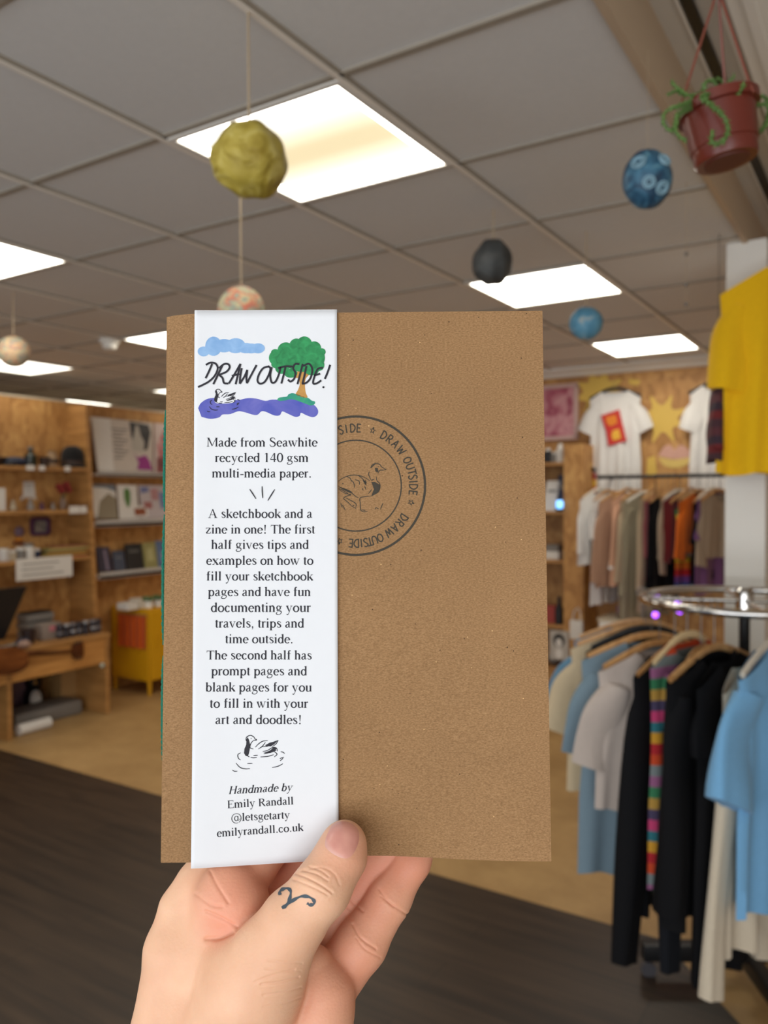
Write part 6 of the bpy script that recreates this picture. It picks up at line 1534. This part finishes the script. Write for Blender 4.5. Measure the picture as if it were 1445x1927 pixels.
# clothes rail on the back wall
YRL = YB - 0.36
ra, rb_ = onY(1124, 897, YRL), onY(1430, 894, YRL); zr = (onY(1180, 897, YRL).z + onY(1340, 895, YRL).z)/2
wr = thing('wall_rail', 'straight black clothes rail fixed to the back wall', 'clothes rail', ((ra.x+rb_.x)/2, YRL, zr))
put(MB().tube([(ra.x, YRL, zr), (rb_.x, YRL, zr)], 0.012, 12), 'bar', M_black, wr, smooth=True)
for x in (ra.x + 0.02, rb_.x - 0.02): put(MB().tube([(x, YRL, zr), (x, YB, zr)], 0.010, 10), 'bracket', M_black, wr, smooth=True)
rl = [ # px, bottom py, fabric, kind, words, sleeve length, width
 (1128, 1062, 'white', 'blouse', 'white blouse, leftmost garment on the black wall rail', .30, .42), (1146, 1137, 'white', 'dress', 'long white dress, second garment on the black wall rail', .20, .42), (1166, 1105, 'pinktan', 'blouse', 'tan-pink blouse right of the long white dress', .46, .40),
 (1182, 1100, 'peach', 'blouse', 'peach blouse with white cuffs on the black wall rail', .38, .40), (1200, 1160, 'beige', 'dress', 'long beige dress right of the peach blouse', .46, .40), (1216, 1165, 'sage', 'cardigan', 'long greenish-beige cardigan on the black wall rail', .52, .42),
 (1233, 1150, 'beige', 'cardigan', 'wide beige cardigan right of the greenish one', .50, .44), (1246, 1090, 'rose', 'top', 'dusky rose top beside the wide beige cardigan', .3, .38), (1256, 1125, 'black', 'dress', 'long black dress between rose top and taupe blouse', .4, .40), (1268, 1052, 'taupe', 'blouse', 'narrow taupe blouse in front of the black dress', .4, .38),
 (1281, 1050, 'red', 'top', 'dark red top left of the rainbow knit', .32, .38), (1291, 1110, 'rainbow2', 'jumper', 'rainbow striped knit on the black wall rail', .1, .20), (1301, 1046, 'beige', 'top', 'beige top between rainbow knit and orange top', .3, .36),
 (1318, 1040, 'orange', 'top', 'vivid orange top on the black wall rail', .3, .42), (1331, 1092, 'black', 'skirt_dress', 'black dress right of the orange top', .2, .40), (1343, 1118, 'purple', 'dress', 'purple dress behind the right end of the wall rail', .2, .40), (1354, 1050, 'taupe', 'blouse', 'taupe blouse nearest the white pillar on the wall rail', .34, .38)]
for k, (px, pyb, fb, kind, words, sln, W) in enumerate(rl):
    zt3 = zr - 0.095 - 0.01*(k % 3); q = onY(px, 930, YRL); zb3 = onY(px, pyb, YRL - 0.1).z
    rz = math.radians(72 + 7*math.sin(k*2.3))
    garment(kind, words, 'dress' if 'dress' in kind else kind, FB[fb], (q.x, YRL, zt3), rz, W=W, Ln=zt3 - zb3, sl=(sln, 0.058, 80), seed=50+k, th=0.036, flare=1.12, group='clothes on the black wall rail', cuff=FB['white'] if fb == 'peach' else None, neck=0.07)
    hanger('hanger of the ' + words.split(',')[0].split(' on the')[0].split(' with')[0] + (' on the wall rail' if len(words.split()) < 9 else ''), M_hwood if k % 5 else M_hwhite, (q.x, YRL, zt3 + 0.004), rz, zr - zt3 - 0.004, 0.36, 'hangers on the black wall rail')
# orange scarf on the left end
q = onY(1117, 890, YB - 0.10)
sc_ = thing('tie_dye_scarf', 'orange and yellow tie-dye scarf hanging left of the wall rail', 'scarf', q)
rows = []
zb3 = onY(1117, 1090, YB - 0.1).z - q.z
for v in np.linspace(0, 1, 18): rows.append([(0.035*s*(1.0+0.5*v)*1.0 + 0.01*math.sin(4*v), -0.018*math.cos(s*5)*(1 - 0.3*v) + 0.01*math.sin(9*v), zb3*v) for s in np.linspace(-1.0, 1.0, 17)])
sm_ = MB().sheet(rows); sm_.sheet([[(x, y + 0.012, z) for x, y, z in r] for r in rows], flip=True)
sm_.build('cloth', stripes('tie_dye', [rgb(214, 100, 20), rgb(226, 150, 30), rgb(190, 60, 30), rgb(216, 170, 40), rgb(150, 40, 40)], 4.2), sc_, ang=80)
MB().tube([(0, 0.10, 0.02), (0, 0.0, 0.02), (0, -0.03, 0.03)], 0.012, 8).build('hook', M_black, sc_)
# plinth with purple shoes, white bag
pa_ = onY(1127, 1166, YB - 0.42); pb_ = onY(1203, 1166, YB - 0.42)
xa, xb = pa_.x, pb_.x; zp = pa_.z - 0.0
zp = onY(1140, 1163, YB - 0.42).z
pln = thing('display_plinth', 'white box plinth on the floor below the wall rail', 'plinth', ((xa+xb)/2, YB - 0.27, 0))
put(MB().bbox(xa, xb, YB - 0.42, YB - 0.12, 0, zp - 0.02, 0.004), 'body', M_white, pln); put(MB().bbox(xa - 0.01, xb + 0.01, YB - 0.43, YB - 0.11, zp - 0.02, zp, 0.004), 'top', M_cream, pln)
M_pur = plain('purple_felt', rgb(104, 58, 168), 0.7, 0, 0.15)
for px, lb in ((1168, 'left of the pair of purple shoes on the white plinth'), (1193, 'right of the pair of purple shoes on the white plinth')):
    q = onY(px, 1170, YB - 0.36); t = thing('shoe', lb, 'shoe', (q.x, YB - 0.33, zp), 0.3, 'purple shoes on the plinth')
    MB().bbox(-0.035, 0.035, -0.09, 0.10, 0, 0.014, 0.006).build('sole', M_dark, t)
    MB().ball((0, -0.03, 0.036), 0.045, 9, sc=(0.75, 1.3, 0.62)).ball((0, 0.055, 0.046), 0.042, 9, sc=(0.78, 0.95, 1.0)).build('upper', M_pur, t)
q = onY(1086, 1172, YF - 0.02); bg = thing('tote_bag', 'small white bag hanging on the side board of the shelf unit', 'bag', (q.x, YF - 0.03, q.z))
MB().bbox(-0.045, 0.045, -0.02, 0.02, -0.11, 0.02, 0.012).build('pouch', M_card, bg); MB().tube([(-0.03, 0, 0.015), (-0.02, 0.01, 0.08), (0.0, 0.028, 0.10), (0.02, 0.01, 0.08), (0.03, 0, 0.015)], 0.004, 6).build('strap', M_card, bg)
# fairy lights behind the round rail
M_fl = emis('violet_glow', (0.35, 0.03, 1.0, 1), 3.0)
for (px, py, r), lb in zip(((1232, 1121, 7), (1275, 1129, 6.5), (1279, 1149, 6.5), (1233, 1157, 6)), ('violet fairy light above the left end of the chrome ring', 'violet fairy light seen through the ring, upper right one', 'violet fairy light seen through the ring, lower right one', 'violet fairy light below the left end of the chrome ring')):
    q = at(px, py, 4.55); t = thing('fairy_light', lb, 'light', q, 0, 'violet fairy lights')
    MB().ball((0, 0, 0), r/F_PX*4.55, 8).build('bulb', M_fl, t)
    MB().tube([(0, 0, r/F_PX*4.0), (0, 0, 0.03)], 0.006, 8).tube([(0, 0, 0.03), (0, 0.0, zr - q.z), (0, YRL - q.y, zr - q.z + 0.013)], 0.0012, 5).build('cable', M_dark, t)

# ------------------------------------------------------------------ yellow T-shirt and plaid garment by the pillar
py_ = at(1492, 500, 2.62)
yaw_y = math.atan2(CR.y, CR.x) + math.radians(-6)
garment('t_shirt', 'large mustard yellow T-shirt hanging in front of the white pillar', 'T-shirt', FB['yellow'], py_, yaw_y, W=0.46, Ln=0.68, sl=(0.27, 0.07, 83), seed=41, th=0.10, drop=0.085)
hanger('white hanger of the mustard yellow T-shirt', M_hwhite, py_ + Vector((0, 0, 0.004)), yaw_y, (CEIL2 if py_.x > XSTEP else CEIL) - py_.z - 0.004, 0.26, None)
pl2 = at(1352, 690, 2.78)
garment('plaid_shirt', 'narrow dark red plaid shirt hanging between white T-shirt and mustard T-shirt', 'shirt', FB['plaid'], pl2, math.atan2(CR.y, CR.x) + math.radians(70), W=0.34, Ln=0.33, sl=(0.2, 0.05, 84), seed=42, th=0.05)
hanger('hanger of the narrow plaid shirt', M_hblack, pl2 + Vector((0, 0, 0.004)), math.atan2(CR.y, CR.x) + math.radians(70), CEIL - pl2.z - 0.004, 0.3, None)
